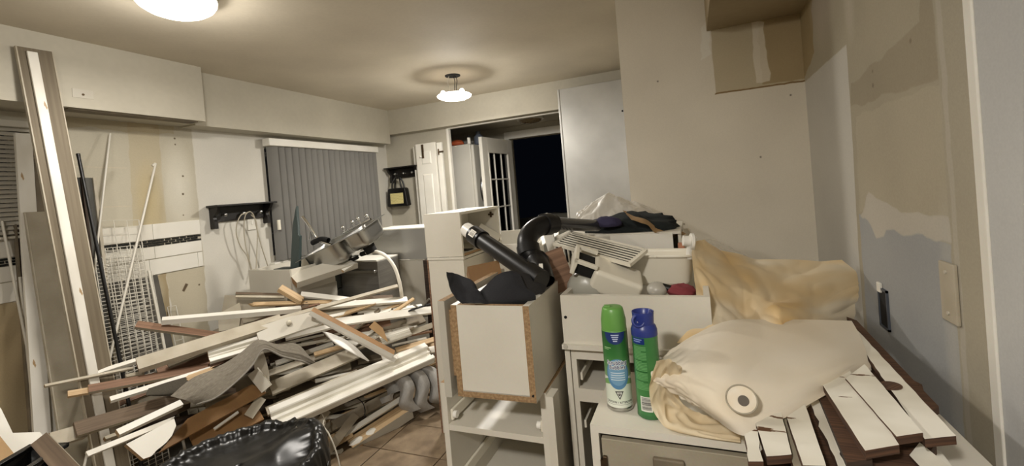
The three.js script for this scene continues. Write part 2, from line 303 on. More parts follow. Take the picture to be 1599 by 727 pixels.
{
  const t = thing('hanging_lamp', 'shallow round glass lamp hanging on bare wires from a dark hole in ceiling', 'lamp', V(-1.73, CEIL, -3.18));
  part('ceiling_hole', new THREE.CylinderGeometry(0.062, 0.062, 0.006, 24), M.dark, t, V(0, -0.003, 0));
  for (const [x, z, k] of [[0.03, 0.01, 1], [0.0, -0.015, 0.6], [-0.035, 0.01, -1]]) part('wire', tube([V(x * 0.8, 0, z), V(x + 0.012 * k, -0.05, z), V(x, -0.1, z), V(x * 1.1, -0.15, z)], 0.0028, 12, 6), k > 0.5 ? M.dark : M.wire, t);
  part('frame', new THREE.CylinderGeometry(0.07, 0.12, 0.015, 32), M.brass, t, V(0, -0.152, 0));
  const pr = [[0.13, -0.155], [0.14, -0.163], [0.132, -0.176], [0.1, -0.19], [0.05, -0.198], [0.001, -0.2]].map((p) => new THREE.Vector2(...p)).reverse();
  part('glass_bowl', new THREE.LatheGeometry(pr, 48), std({ color: 0xfff2da, roughness: 0.4, emissive: WARM, emissiveIntensity: 4 }), t);
  for (const a of [0.3, 2.4, 4.5]) part('bulb', new THREE.SphereGeometry(0.02, 14, 10), std({ color: 0xfff2d0, emissive: WARM, emissiveIntensity: 5 }), t, V(0.09 * Math.cos(a), -0.142, 0.09 * Math.sin(a)));
  lampLight(t, 0, -0.235, 0, LAMP_FAR, 3);
}
{ // added fill lamp, unseen behind the camera, shaped like the first dome
  const t = thing('ceiling_lamp', 'added unseen fill lamp in a frosted dome behind the camera', 'lamp', V(-0.45, CEIL, 0.85));
  part('base_plate', new THREE.CylinderGeometry(0.15, 0.15, 0.02, 40), M.white, t, V(0, -0.01, 0));
  part('glass_dome', new THREE.LatheGeometry([[0.148, -0.03], [0.11, -0.073], [0.035, -0.094], [0.001, -0.096]].map((p) => new THREE.Vector2(...p)).reverse(), 40), std({ color: 0xfff6e6, roughness: 0.4, emissive: WARM, emissiveIntensity: 2 }), t);
  lampLight(t, 0, -0.125, 0, FILL_BEHIND, 3);
}

// ───────────── windows and blinds ─────────────
function windowIn(z0, z1, y0, y1) {                                // in the left wall
  const t = struct('window_' + (windowIn.n = (windowIn.n || 0) + 1), slabBox(LEFT - 0.13, LEFT - 0.09, y0, y0 + 0.045, z0, z1), M.white);
  part('window_frame', merge([slabBox(LEFT - 0.13, LEFT - 0.09, y1 - 0.045, y1, z0, z1), slabBox(LEFT - 0.13, LEFT - 0.09, y0, y1, z0, z0 + 0.045), slabBox(LEFT - 0.13, LEFT - 0.09, y0, y1, z1 - 0.045, z1)]), M.white, t);
  const mid = (z0 + z1) / 2;
  part('window_sash', slabBox(LEFT - 0.125, LEFT - 0.095, y0 + 0.04, y1 - 0.04, mid - 0.02, mid + 0.02), M.white, t);
  for (const [a, b] of [[z0 + 0.045, mid - 0.02], [mid + 0.02, z1 - 0.045]]) part('window_pane', slabBox(LEFT - 0.113, LEFT - 0.11, y0 + 0.045, y1 - 0.045, a, b), new THREE.MeshPhysicalMaterial({ color: 0xffffff, transmission: 1, roughness: 0.02, thickness: 0 }), t);
  return t;
}
windowIn(-1.2, 0.35, 1.42, 2.0);
windowIn(-3.78, -2.56, 1.02, 2.0);
struct('trim_6', slabBox(LEFT - 0.09, LEFT + 0.055, 1.0, 1.025, -3.83, -2.52, 0.004), M.white);
{
  const t = thing('vertical_blind', 'grey vertical slat blind under a white valance over the window', 'blind', V(LEFT + 0.05, 0, 0));
  part('valance', slabBox(-0.03, 0.05, 1.95, 2.01, -3.84, -2.53, 0.006), M.white, t);
  const n = 19, q = rngOf(4);
  for (let k = 0; k < n; k++) {
    const z = -2.58 - k * (1.2 / (n - 1)), g = new THREE.BoxGeometry(0.0025, 0.91, 0.082, 1, 1, 6), P = g.attributes.position;
    for (let i = 0; i < P.count; i++) { const s = P.getZ(i) / 0.041; P.setX(i, P.getX(i) + 0.006 * (1 - s * s)); }
    g.computeVertexNormals(); metreUV(g, k * 0.13, 0);
    part('slat', g, M.blindGrey, t, V(0.012 + 0.004 * (q() - 0.5), 1.492 + 0.004 * (q() - 0.5), z), [0, -0.62 + (q() - 0.5) * 0.22, 0]);
  }
  part('wand_clip', slabBox(0.03, 0.045, 1.28, 1.36, -2.575, -2.55, 0.003), M.plastic, t);
}
{
  const t = thing('horizontal_blind', 'white narrow slat blind lowered over the small window behind leaning boards', 'blind', V(LEFT + 0.03, 0, 0));
  part('head_rail', slabBox(-0.025, 0.025, 1.965, 2.0, -1.215, -0.3, 0.004), M.laminateGrey, t);
  const g = box(0.026, 0.0016, 0.9);
  for (let k = 0; k < 24; k++) part('slat', g, M.laminateGrey, t, V(0, 1.955 - k * 0.0222, -0.765), [0, 0, -0.85]);
  part('bottom_rail', slabBox(-0.015, 0.015, 1.412, 1.425, -1.215, -0.31, 0.003), M.laminateGrey, t);
}

// ───────────── coat racks, cable, plates ─────────────
function coatRack(label, pos, turn, len) {                           // shelf along +x of its own frame, standing out along +z
  const t = thing('coat_rack', label, 'coat rack', pos, turn);
  part('shelf', slabBox(0, len, -0.014, 0, 0, 0.12, 0.004), M.blackWood, t);
  part('back_board', slabBox(0.03, len - 0.03, -0.12, -0.014, 0.001, 0.018, 0.003), M.blackWood, t);
  const s = new THREE.Shape(); s.moveTo(0, 0); s.lineTo(0.095, 0); s.quadraticCurveTo(0.075, -0.05, 0.04, -0.062); s.quadraticCurveTo(0.03, -0.08, 0.05, -0.1); s.lineTo(0.05, -0.15); s.lineTo(0, -0.15); s.closePath();
  for (const x of [0.02, len - 0.045]) { const g = new THREE.ExtrudeGeometry(s, { depth: 0.022, bevelEnabled: true, bevelSize: 0.0015, bevelThickness: 0.0015, bevelSegments: 1 }); g.rotateY(-Math.PI / 2); g.translate(x + 0.024, -0.014, 0); part('bracket', metreUV(g), M.blackWood, t); }
  const k = Math.max(2, Math.round(len / 0.14));
  for (let i = 0; i < k; i++) {
    const x = 0.1 + (len - 0.2) * i / (k - 1), h = part('hook', new THREE.CylinderGeometry(0.006, 0.008, 0.034, 12).rotateX(Math.PI / 2), M.steel, t, V(x, -0.072, 0.033));
    part('knob', new THREE.SphereGeometry(0.0135, 16, 12), M.steel, h, V(0, 0, 0.02));
  }
  return t;
}
coatRack('black coat rack shelf with a pale cable looped over its knob', V(LEFT, 1.51, -2.06), Math.PI / 2, 0.48);
coatRack('black coat rack shelf with a handbag hanging from it', V(-3.12, 1.79, BACK), 0, 0.42);
{
  const loop = (a) => a.map(([x, y, k = 0.075]) => ox(x, y, LEFT + k));
  const pts = loop([[394, 424, 0.06], [388, 404], [378, 383], [370, 362], [371, 346], [378, 334, 0.08], [386, 331, 0.085]]).concat(loop([[383, 332, 0.09], [382, 350], [384, 385], [388, 408], [394, 424, 0.05]]));
  const t = thing('cable', 'pale looped flat cable hanging from the knob of black coat rack', 'cable');
  part('cable_loop', tube(loop([[393, 424, 0.055], [386, 400, 0.06], [376, 385, 0.06], [369, 364, 0.06], [371, 346, 0.075], [377, 335, 0.085], [385, 332, 0.09]]), 0.004, 40, 6), M.cream, t);
  part('cable_loop', tube(loop([[394, 424, 0.055], [388, 402, 0.06], [383, 380, 0.06], [381, 352, 0.07], [384, 334, 0.09], [390, 330, 0.095], [396, 336, 0.085], [400, 352, 0.065], [407, 380, 0.05], [416, 408, 0.05], [421, 424, 0.05]]), 0.004, 50, 6), M.cream, t);
  part('cable_loop', tube(loop([[392, 335, 0.09], [399, 343, 0.075], [402, 365, 0.055], [401, 395, 0.05], [400, 418, 0.05], [399, 430, 0.06]]), 0.004, 30, 6), M.cream, t);
}
{
  const t = thing('outlet_plate', 'small white switch plate on the wall under the black coat rack', 'switch plate', ox(392, 347, LEFT));
  part('plate', box(0.008, 0.115, 0.07, 0.003), M.white, t, V(0.004, 0, 0)); part('switch', box(0.008, 0.03, 0.012, 0.002), M.plasticWhite, t, V(0.011, 0, 0));
}
{
  const t = thing('blank_plate', 'pale square of tape stuck on the face of lowered soffit', 'tape', V(-2.88, 2.125, -1.315));
  part('tape', box(0.003, 0.045, 0.085), M.laminateGrey, t, V(0.001, 0, 0)); part('nail_hole', new THREE.CylinderGeometry(0.006, 0.006, 0.004, 10).rotateZ(Math.PI / 2), M.brass, t, V(0.002, -0.004, 0.0));
}
{ // handbag
  const t = thing('handbag', 'black handbag with a pale yellow dotted panel hanging on coat rack', 'handbag', V(-2.985, 1.455, BACK + 0.07));
  const s = new THREE.Shape(); s.moveTo(-0.115, -0.085); s.lineTo(0.115, -0.085); s.quadraticCurveTo(0.13, -0.085, 0.125, -0.07); s.lineTo(0.108, 0.085); s.quadraticCurveTo(0.105, 0.1, 0.09, 0.1); s.lineTo(-0.09, 0.1); s.quadraticCurveTo(-0.105, 0.1, -0.108, 0.085); s.lineTo(-0.125, -0.07); s.quadraticCurveTo(-0.13, -0.085, -0.115, -0.085);
  part('body', metreUV(new THREE.ExtrudeGeometry(s, { depth: 0.05, bevelEnabled: true, bevelSize: 0.008, bevelThickness: 0.01, bevelSegments: 2 }).translate(0, 0, -0.025)), M.black, t);
  const dots = tex(128, 96, (u, v) => { const x = u * 9, y = v * 7, a = (Math.floor(y) % 2) * 0.5, k = Math.hypot(((x + a) % 1) - 0.5, (y % 1) - 0.5); return k < 0.2 ? [176, 158, 84] : [226, 214, 150]; });
  const pg = new RoundedBoxGeometry(0.165, 0.115, 0.006, 1, 0.002); part('fabric_panel', pg, std({ map: dots, roughness: 0.8 }), t, V(0.002, -0.005, 0.037));
  for (const z of [-0.02, 0.025]) part('handle', tube([V(-0.06, 0.095, z), V(-0.045, 0.17, z), V(-0.01, 0.235, 0), V(0.02, 0.235, 0), V(0.055, 0.17, z), V(0.07, 0.095, z)], 0.0085, 30, 8), M.black, t);
}

// ───────────── bifold doors, hardware, appliance, glazed door ─────────────
function panelDoor(t, x0, x1, z, mat, panels) {
  part('leaf', slabBox(x0, x1, 0.01, 2.0, z - 0.032, z, 0.003), mat, t);
  for (const [y0, y1] of panels) {
    const a = x0 + 0.065, b = x1 - 0.055, m = 0.012, g = new THREE.ExtrudeGeometry(new THREE.Shape(rect(a + m, b - m, y0 + m, y1 - m).map((p) => new THREE.Vector2(...p))), { depth: 0.001, bevelEnabled: true, bevelSize: m, bevelThickness: 0.007, bevelSegments: 1 });
    part('raised_panel', metreUV(g.translate(0, 0, z - 0.002)), mat, t);
  }
}
{
  const t = thing('bifold_door', 'white moulded panel bifold door folded and leaning beside the opening', 'door');
  panelDoor(t, -2.685, -2.445, -3.985, M.white, [[1.78, 1.92], [1.0, 1.68], [0.2, 0.85]]);
  part('folded_leaf', slabBox(-2.745, -2.69, 0.01, 1.985, -4.06, -4.025, 0.003), M.white, t);
  const hk = part('hanger', slabBox(-2.608, -2.583, 1.845, 1.99, -3.984, -3.975, 0.002), M.brass, t);
  part('hanger_knob', new THREE.SphereGeometry(0.011, 12, 10), M.plasticWhite, hk, V(-2.62, 1.865, -3.972));
}
{
  const t = thing('door_leaf', 'narrow white door leaf with a brass hinge at its top corner', 'door');
  part('panel', slabBox(-2.43, -2.372, 0.01, 1.99, -4.02, -3.99, 0.003), M.white, t);
  const hk = part('hinge', slabBox(-2.405, -2.35, 1.885, 1.9, -3.99, -3.978, 0.002), M.brass, t);
  part('pin', new THREE.CylinderGeometry(0.007, 0.007, 0.06, 10), M.brass, hk, V(-2.405, 1.893, -3.98));
}
solo('wooden_strip', (() => { const a = oz(702, 216, -4.26), b = oz(713, 345, -4.24); b.lerpVectors(a, b, 1); const d = b.clone().sub(a).normalize(), c = a.clone().addScaledVector(d, (a.y - 0.012) / -d.y); return metreUV(merge([barBox(a, c, 0.03, 0.012)])); })(), M.white, 'white strip of trim leaning inside the opening against the dryer', 'trim strip');
function barBox(a, b, w, t) { const g = new THREE.BoxGeometry(w, a.distanceTo(b), t); g.applyQuaternion(new THREE.Quaternion().setFromUnitVectors(V(0, 1, 0), b.clone().sub(a).normalize())); const m = a.clone().add(b).multiplyScalar(0.5); g.translate(m.x, m.y, m.z); return g; }
function appliance(name, label, y0, y1, X1) {
  const t = thing(name, label, 'appliance', V(0, 0, 0));
  part('body', slabBox(-2.82, X1 - 0.03, y0, y1, -4.98, -4.33, 0.012), M.enamel, t);
  part('front_panel', slabBox(X1 - 0.045, X1, y0 + 0.01, y1 - 0.01, -4.97, -4.345, 0.015), M.enamel, t);
  const ring = part('door_ring', new THREE.TorusGeometry(0.2, 0.03, 16, 48), M.steel, t, V(X1 + 0.005, y0 + 0.47, -4.66), [0, Math.PI / 2, 0]);
  part('door_trim', new THREE.TorusGeometry(0.232, 0.008, 10, 48), M.black, ring, V(0, 0, 0.004));
  part('door_glass', new THREE.SphereGeometry(0.19, 32, 12, 0, Math.PI * 2, 0, 0.9).rotateX(Math.PI / 2).scale(1, 1, 0.35), std({ color: 0x24262a, roughness: 0.08 }), ring, V(0, 0, 0.005));
  return t;
}
appliance('clothes_dryer', 'white front-loading dryer stacked on top in the utility room', 1.0, 1.98, -2.185);
appliance('washing_machine', 'white front-loading washer under the dryer in the utility room', 0.005, 0.995, -2.185);
{ // things on the dryer
  const b = thing('spray_bottle', 'small white bottle with a dark cap on top of the dryer', 'bottle', V(-2.27, 1.98, -4.42));
  part('bottle_body', new THREE.CylinderGeometry(0.018, 0.02, 0.075, 16), M.plasticWhite, b, V(0, 0.0375, 0)); part('cap', new THREE.CylinderGeometry(0.01, 0.014, 0.025, 14), M.dark, b, V(0, 0.087, 0));
  const j = thing('detergent_jug', 'grey-blue plastic jug standing on the dryer behind the bottle', 'jug', V(-2.235, 1.98, -4.6));
  part('jug_body', new THREE.LatheGeometry([[0.0, 0], [0.05, 0], [0.055, 0.02], [0.055, 0.09], [0.03, 0.12], [0.022, 0.125]].map((p) => new THREE.Vector2(...p)), 20), std({ color: 0x5d6470, roughness: 0.5 }), j); part('cap', new THREE.CylinderGeometry(0.026, 0.026, 0.03, 16), std({ color: 0x474c55, roughness: 0.5 }), j, V(0, 0.138, 0));
  const lump = (r, sx, sy, sz, s, amp = 0.25) => { const g = new THREE.SphereGeometry(r, 22, 14), P = g.attributes.position; for (let i = 0; i < P.count; i++) { const k = 1 + amp * ridge(P.getX(i) / r * 1.3 + s, P.getY(i) / r * 1.3, P.getZ(i) / r * 1.3 + s); P.setXYZ(i, P.getX(i) * k * sx, Math.max(-r * 0.6, P.getY(i) * k) * sy, P.getZ(i) * k * sz); } g.computeVertexNormals(); return g; };
  solo('plastic_bag', lump(0.05, 1.5, 0.7, 1, 3), std({ color: 0xa8502a, roughness: 0.6 }), 'orange crumpled bag lying on the dryer beside the bottle', 'bag', null, V(-2.42, 2.005, -4.42));
  solo('folded_rag', lump(0.045, 1.5, 0.7, 1, 9), std({ color: 0x6a6964, roughness: 0.95 }), 'grey crumpled rag between orange bag and bottle on dryer', 'rag', null, V(-2.335, 2.003, -4.5));
  M.lump = lump;
}
{ // the glazed door standing open into the utility room
  const a = V(-2.085, 0, -4.32), b = V(-2.03, 0, -5.04), L = a.distanceTo(b), t = thing('glazed_door', 'white door with a grid of small glass panes standing half open', 'door', a, Math.atan2(-(b.z - a.z), b.x - a.x));
  const H = 2.035, fr = 0.115, y0 = 0.32, y1 = H - 0.15, th = 0.04;
  part('stile', slabBox(0, fr, 0.01, H, -th / 2, th / 2, 0.003), M.white, t); part('stile', slabBox(L - fr, L, 0.01, H, -th / 2, th / 2, 0.003), M.white, t);
  part('rail', slabBox(fr, L - fr, y1, H, -th / 2, th / 2, 0.002), M.white, t); part('rail', slabBox(fr, L - fr, 0.01, y0, -th / 2, th / 2, 0.002), M.white, t);
  const w = L - 2 * fr, glass = new THREE.MeshPhysicalMaterial({ color: 0x3a3b38, transmission: 1, roughness: 0.03, thickness: 0 });  // dark tint stands in for the unlit view behind the panes
  part('glazing_bead', merge([slabBox(fr, fr + 0.018, y0, y1, -0.026, 0.026), slabBox(L - fr - 0.018, L - fr, y0, y1, -0.026, 0.026), slabBox(fr, L - fr, y1 - 0.018, y1, -0.026, 0.026), slabBox(fr, L - fr, y0, y0 + 0.018, -0.026, 0.026)]), M.white, t);
  for (let i = 1; i < 3; i++) part('muntin', slabBox(fr + w * i / 3 - 0.007, fr + w * i / 3 + 0.007, y0, y1, -0.012, 0.012), M.white, t);
  for (let j = 1; j < 5; j++) part('muntin', slabBox(fr, L - fr, y0 + (y1 - y0) * j / 5 - 0.007, y0 + (y1 - y0) * j / 5 + 0.007, -0.011, 0.011), M.white, t);
  for (let i = 0; i < 3; i++) for (let j = 0; j < 5; j++) part('window_pane', slabBox(fr + w * i / 3, fr + w * (i + 1) / 3, y0 + (y1 - y0) * j / 5, y0 + (y1 - y0) * (j + 1) / 5, -0.0015, 0.0015), glass, t);
  for (const y of [1.21, 1.03]) part('latch_plate', slabBox(-0.004, 0.002, y - 0.035, y + 0.035, -0.013, 0.013, 0.001), M.brass, t);
}
{ // round lamp, off, on the utility ceiling
  const t = thing('round_lamp', 'unlit round lamp on the dim ceiling of the utility room', 'lamp', V(-1.6, 2.21, -4.62));
  part('rim', new THREE.CylinderGeometry(0.14, 0.15, 0.025, 36), M.white, t, V(0, -0.012, 0));
  part('cut_glass', new THREE.LatheGeometry([[0.125, -0.025], [0.115, -0.045], [0.08, -0.06], [0.001, -0.066]].map((p) => new THREE.Vector2(...p)).reverse(), 24), std({ map: mottle([150, 132, 100], [92, 78, 56], 99, 1, 22, 2.5, 10), roughness: 0.25 }), t);
}
// outside in the dark
solo('tarp_heap', M.lump(0.62, 1.5, 0.75, 1, 5, 0.3), std({ color: 0x9a9686, roughness: 0.9 }), 'pale covered heap just visible in the dark beyond the doorway', 'heap', null, V(-2.0, 0.45, -6.5));
solo('patio_post', slabBox(-1.46, -1.4, -0.1, 2.0, -7.05, -6.99, 0.006), M.taupe, 'dim post standing in the dark beyond the doorway', 'post');
// the tall metal sheet beside the opening
{
  const t = thing('metal_sheet', 'tall grey sheet metal panel standing between dark doorway and white partition', 'metal sheet', V(-1.045, 0, -3.82));
  const g = slabBox(0, 0.56, 0.005, 2.285, -0.012, 0, 0.002); part('panel', g, M.sheetMetal, t);
  part('folded_edge', slabBox(-0.006, 0.012, 0.005, 2.285, -0.02, 0.006, 0.003), M.sheetMetal, t);
  part('rivet', new THREE.CylinderGeometry(0.008, 0.008, 0.006, 12).rotateX(Math.PI / 2), M.dark, t, V(0.54, 2.02, 0.002));
}
// right wall fittings
{
  const t = thing('outlet_box', 'open dark electrical box sunk in the patched wall above boards', 'electrical box', V(RIGHT, 1.0, -1.635));
  part('box_rim', merge([slabBox(-0.006, 0.004, -0.06, 0.06, -0.034, -0.028), slabBox(-0.006, 0.004, -0.06, 0.06, 0.028, 0.034), slabBox(-0.006, 0.004, 0.054, 0.06, -0.034, 0.034), slabBox(-0.006, 0.004, -0.06, -0.054, -0.034, 0.034)]), std({ color: 0x4b5058, roughness: 0.5 }), t);
  part('socket', slabBox(-0.003, 0.002, -0.054, 0.054, -0.028, 0.028), M.dark, t);
  part('paint_drip', slabBox(-0.009, 0, 0.045, 0.075, -0.03, -0.005, 0.003), M.white, t);
}
{
  const t = thing('cover_plate', 'cream blank cover plate screwed on patched wall near the tape seam', 'cover plate', V(RIGHT, 1.145, -1.245));
  part('plate', slabBox(-0.008, 0, -0.066, 0.066, -0.032, 0.032, 0.003), M.cream, t); for (const y of [-0.045, 0.045]) part('screw', new THREE.CylinderGeometry(0.004, 0.004, 0.003, 10).rotateZ(Math.PI / 2), M.laminateGrey, t, V(-0.009, y, 0));
}

// ───────────── boards and racks leaning on the left wall ─────────────
// from a point high on the wall plane to a lower point, run on to the floor; the broad face looks into the room
function lean(topPx, xt, lowPx, xl) { const a = ox(...topPx, xt), b = ox(...lowPx, xl), d = b.clone().sub(a); return [a, a.clone().addScaledVector(d, a.y / -d.y)]; }
function leanFrame(o, a, b) {                                        // x along the board downwards, y out of its face, z across
  const u = b.clone().sub(a).normalize(), n = V(1, 0, 0).addScaledVector(u, -u.x).normalize(), w = u.clone().cross(n);
  o.position.copy(a); o.quaternion.setFromRotationMatrix(new THREE.Matrix4().makeBasis(u, n, w)); return a.distanceTo(b);
}
function leanThing(name, label, cat, top, xt, low, xl) { const [a, b] = lean(top, xt, low, xl), t = thing(name, label, cat); t.userData.len = leanFrame(t, a, b); return t; }
const across = (len, y0, y1, z0, z1, r = 0) => slabBox(0, len - 0.004, y0, y1, z0, z1, r);
{
  const t = leanThing('door_jamb', 'tall taupe door jamb with a white stop strip, leaning against the soffit', 'door jamb', [54, 76], -2.85, [161, 640], -2.7), L = t.userData.len;
  part('jamb_board', across(L, -0.018, 0, -0.062, 0.062, 0.002), M.jamb, t);
  part('stop_strip', across(L, 0, 0.013, -0.004, 0.034, 0.003), M.trim, t, V(0.02, 0, 0));
  for (const z of [-0.0635, 0.0635]) part('painted_edge', across(L, -0.016, 0.001, z - 0.0025, z + 0.0025), M.cream, t);
}
{
  const t = leanThing('white_board', 'white painted board with a capped top leaning beside the small blind', 'board', [37, 208], -3.05, [68, 690], -2.9), L = t.userData.len;
  part('board', across(L, -0.02, 0, -0.03, 0.03, 0.002), M.trim, t); part('side_strip', across(L, -0.035, -0.02, -0.062, 0.012, 0.002), M.trim, t);
}
{
  const t = leanThing('marked_board', 'taupe board pencilled with a number 3 near its top', 'board', [62, 232], -3.06, [120, 700], -2.86), L = t.userData.len;
  const b = part('board', across(L, -0.018, 0, -0.05, 0.045, 0.002), M.taupe, t);
  const c = document.createElement('canvas'); c.width = c.height = 64; const g = c.getContext('2d'); g.fillStyle = 'rgb(132,119,98)'; g.fillRect(0, 0, 64, 64); g.fillStyle = '#1d1813'; g.font = 'bold 52px sans-serif'; g.fillText('3', 18, 50); const ct = new THREE.CanvasTexture(c); ct.colorSpace = THREE.SRGBColorSpace;
  const pg = new THREE.BoxGeometry(0.05, 0.001, 0.035); { const uv = pg.attributes.uv, P = pg.attributes.position; for (let i = 0; i < uv.count; i++) uv.setXY(i, 0.5 - P.getZ(i) / 0.035, 0.5 - P.getX(i) / 0.05); }
  part('pencil_mark', pg, std({ map: ct, roughness: 0.8 }), b, V(0.03, 0.0008, 0.02));
}
{
  const t = leanThing('wide_board', 'wide scuffed taupe board standing in front of the marked board', 'board', [64, 330], -3.0, [126, 720], -2.8), L = t.userData.len;
  part('board', across(L, -0.018, 0, -0.06, 0.055, 0.002), M.greige, t); part('painted_edge', across(L, -0.016, 0.001, 0.055, 0.06), M.cream, t);
}
{
  const t = leanThing('dark_brown_board', 'dark brown narrow board standing behind the white leaning board', 'board', [36, 350], -3.12, [62, 690], -3.0);
  part('board', across(t.userData.len, -0.02, 0, -0.02, 0.02, 0.002), M.darkBrown, t); part('side_rail', across(t.userData.len, -0.01, 0.01, 0.024, 0.034, 0.002), M.taupe, t);  // narrow board in its own dark brown
}
solo('white_rod', bar(...lean([3, 345], -3.1, [62, 640], -2.98), 0.006), M.wire, 'thin white rod leaning at an angle before the tiles', 'rod');
solo('white_rod', bar(...lean([31, 432], -3.08, [52, 640], -3.0), 0.006), M.wire, 'short white rod leaning upright beside the dark brown board', 'rod');
{
  const t = leanThing('black_pole', 'thin black metal pole leaning in front of wire shelves', 'pole', [122, 241], -3.05, [193, 590], -2.78);
  part('rod', bar(V(0, 0, 0), V(t.userData.len, 0, 0), 0.0085, 10), M.black, t); part('end_cap', bar(V(-0.004, 0, 0), V(0.01, 0, 0), 0.0095, 10), M.black, t);
}
{
  const t = leanThing('metal_strip', 'dark grey narrow panel with a pale edge leaning behind black pole', 'panel', [131, 277], -3.1, [172, 640], -2.95), L = t.userData.len;
  part('panel', across(L, -0.012, 0, -0.035, 0.055, 0.002), std({ color: 0x55544f, roughness: 0.45, metalness: 0.3 }), t); part('front_rail', across(L, 0, 0.02, 0.008, 0.02, 0.002), M.darkBrown, t); part('edge_strip', across(L, -0.02, 0.012, -0.05, -0.035, 0.002), M.cream, t);
}
{
  const t = leanThing('dark_slab', 'dark grey board leaning flat behind the wire shelves', 'board', [206, 436], -3.13, [250, 640], -2.96);
  part('board', across(t.userData.len, -0.012, -0.004, -0.14, 0.13, 0.002), std({ map: mottle([88, 84, 76], [70, 66, 58], 117, 0.5, 5, 1.2, 6), roughness: 0.7 }), t); part('edge_band', across(t.userData.len, -0.013, -0.003, 0.13, 0.134), M.taupe, t);
}
function wireRack(label, top, xt, low, xl, width, len, nx, nz, feet) {
  const t = leanThing('wire_shelf', label, 'wire shelf', top, xt, low, xl); tag(t, null, null, 'wire shelves');
  len = Math.min(len, t.userData.len - 0.01);
  for (const z of [-width / 2, width / 2]) part('side_wire', bar(V(0, 0, z), V(len, 0, z), 0.003, 6), M.wire, t);
  for (let k = 1; k < nz; k++) { const z = -width / 2 + width * k / nz; part('long_wire', bar(V(0, 0.004, z), V(len, 0.004, z), 0.0022, 5), M.wire, t); }
  const g = bar(V(0, 0.003, -width / 2), V(0, 0.003, width / 2), 0.0017, 5);
  for (let k = 0; k <= nx; k++) part('cross_wire', g, M.wire, t, V(len * k / nx, 0, 0));
  return t;
}
wireRack('white wire shelf of wide-spaced wires, topmost against the wall', [187, 344], -3.1, [228, 640], -2.88, 0.19, 1.3, 30, 3);
wireRack('white wire shelf of close wires standing behind the black pole', [182, 400], -3.04, [222, 660], -2.84, 0.2, 1.2, 60, 6);
wireRack('white wire shelf of close wires, middle one of the leaning set', [192, 385], -3.07, [240, 660], -2.86, 0.17, 1.1, 52, 5);
wireRack('narrow white wire shelf nearest the beige bare board', [226, 425], -3.08, [262, 620], -2.92, 0.07, 1.0, 30, 1);
wireRack('short ladder-like wire shelf low on the beige board', [268, 478], -3.12, [292, 590], -2.98, 0.05, 0.8, 11, 1);
solo('shelf_bracket', merge([bar(...lean([243, 255], -3.02, [190, 480], -2.86), 0.0065), bar(ox(243, 255, -3.02), ox(238, 259, -3.02), 0.008)]), M.wire, 'white shelf support rod with hooked tip leaning across wire shelves', 'rod');
solo('white_rod', bar(...lean([172, 208], -3.12, [150, 400], -3.0), 0.0055), M.wire, 'slender white rod leaning on bare wall above the wire shelves', 'rod');
solo('white_batten', (() => { const [a, b] = lean([232, 422], -3.02, [268, 600], -2.86); return barBox(a, b, 0.022, 0.01); })(), M.wire, 'thick white rail standing along the side of wire shelves', 'rail');

// ───────────── cabinets and drawers on the floor ─────────────
const PB = M.particle, LM = M.laminate;
// a laminated panel whose cut edges show particle board; edges: which of the six sides are raw (+x -x +y -y +z -z)
function panel(name, parent, x0, x1, y0, y1, z0, z1, raw = [], face = LM) {
  const o = part(name, slabBox(x0, x1, y0, y1, z0, z1), [0, 1, 2, 3, 4, 5].map((k) => (raw.includes(k) ? PB : face)), parent);
  return o;
}
{ // empty drawer cabinet
  const t = thing('drawer_cabinet', 'empty white cabinet carcass with drawer slides, under the box holding black cloth', 'cabinet', V(-0.6, 0, -1.17));
  const w = 0.172, d = 0.52;
  panel('side_panel', t, -w, -w + 0.018, 0, 0.87, -d, 0, [2]); panel('side_panel', t, w - 0.018, w, 0, 0.87, -d, 0, [2]);
  panel('back_panel', t, -w + 0.018, w - 0.018, 0.02, 0.87, -d, -d + 0.008); panel('bottom_panel', t, -w + 0.018, w - 0.018, 0.08, 0.096, -d + 0.008, -0.002);
  panel('shelf', t, -w + 0.018, w - 0.018, 0.722, 0.74, -d + 0.008, -0.002); panel('shelf', t, -w + 0.018, w - 0.018, 0.46, 0.478, -d + 0.008, -0.002);
  panel('front_rail', t, -w + 0.018, w - 0.018, 0.846, 0.864, -0.07, -0.002);
  panel('face_frame', t, w, w + 0.022, 0, 0.862, -0.05, 0.004);
  for (const s of [-1, 1]) for (const y of [0.765, 0.555]) {
    const sl = part('drawer_slide', slabBox(s * (w - 0.024) - 0.005, s * (w - 0.024) + 0.005, y - 0.017, y + 0.017, -0.46, -0.012, 0.003), M.plastic, t);
    part('roller', new THREE.CylinderGeometry(0.011, 0.011, 0.012, 16).rotateZ(Math.PI / 2), M.plasticWhite, sl, V(s * (w - 0.034), y, -0.02));
  }
}
{ // drawer box
  const t = thing('drawer_box', 'large white drawer box with raw edges, holding black cloth and pipes', 'drawer', V(-0.549, 0.872, -1.1), 0.03);
  const w = 0.118, d = 0.5, h = 0.262;
  panel('front_panel', t, -w + 0.018, w - 0.018, 0.018, h, -0.018, -0.001, [2, 3]);
  panel('side_panel', t, -w, -w + 0.018, 0.0, h, -d, 0, [3, 4]); panel('side_panel', t, w - 0.018, w, 0.0, h, -d, 0, [3, 4]);
  panel('bottom_panel', t, -w + 0.018, w - 0.018, 0, 0.016, -d, 0, [4, 5]); panel('back_panel', t, -w + 0.018, w - 0.018, 0.016, h, -d, -d + 0.018, [2]);
  panel('face_panel', t, -w - 0.04, -w - 0.018, -0.004, h + 0.012, -0.47, 0.003, [2], M.laminateGrey);
  panel('spacer', t, -w - 0.018, -w, 0.05, h - 0.02, -0.3, -0.02, [0, 1, 2, 3, 4, 5]);
  part('screw', new THREE.CylinderGeometry(0.003, 0.003, 0.004, 10).rotateX(Math.PI / 2), M.dark, t, V(w - 0.008, 0.02, 0.001));
}
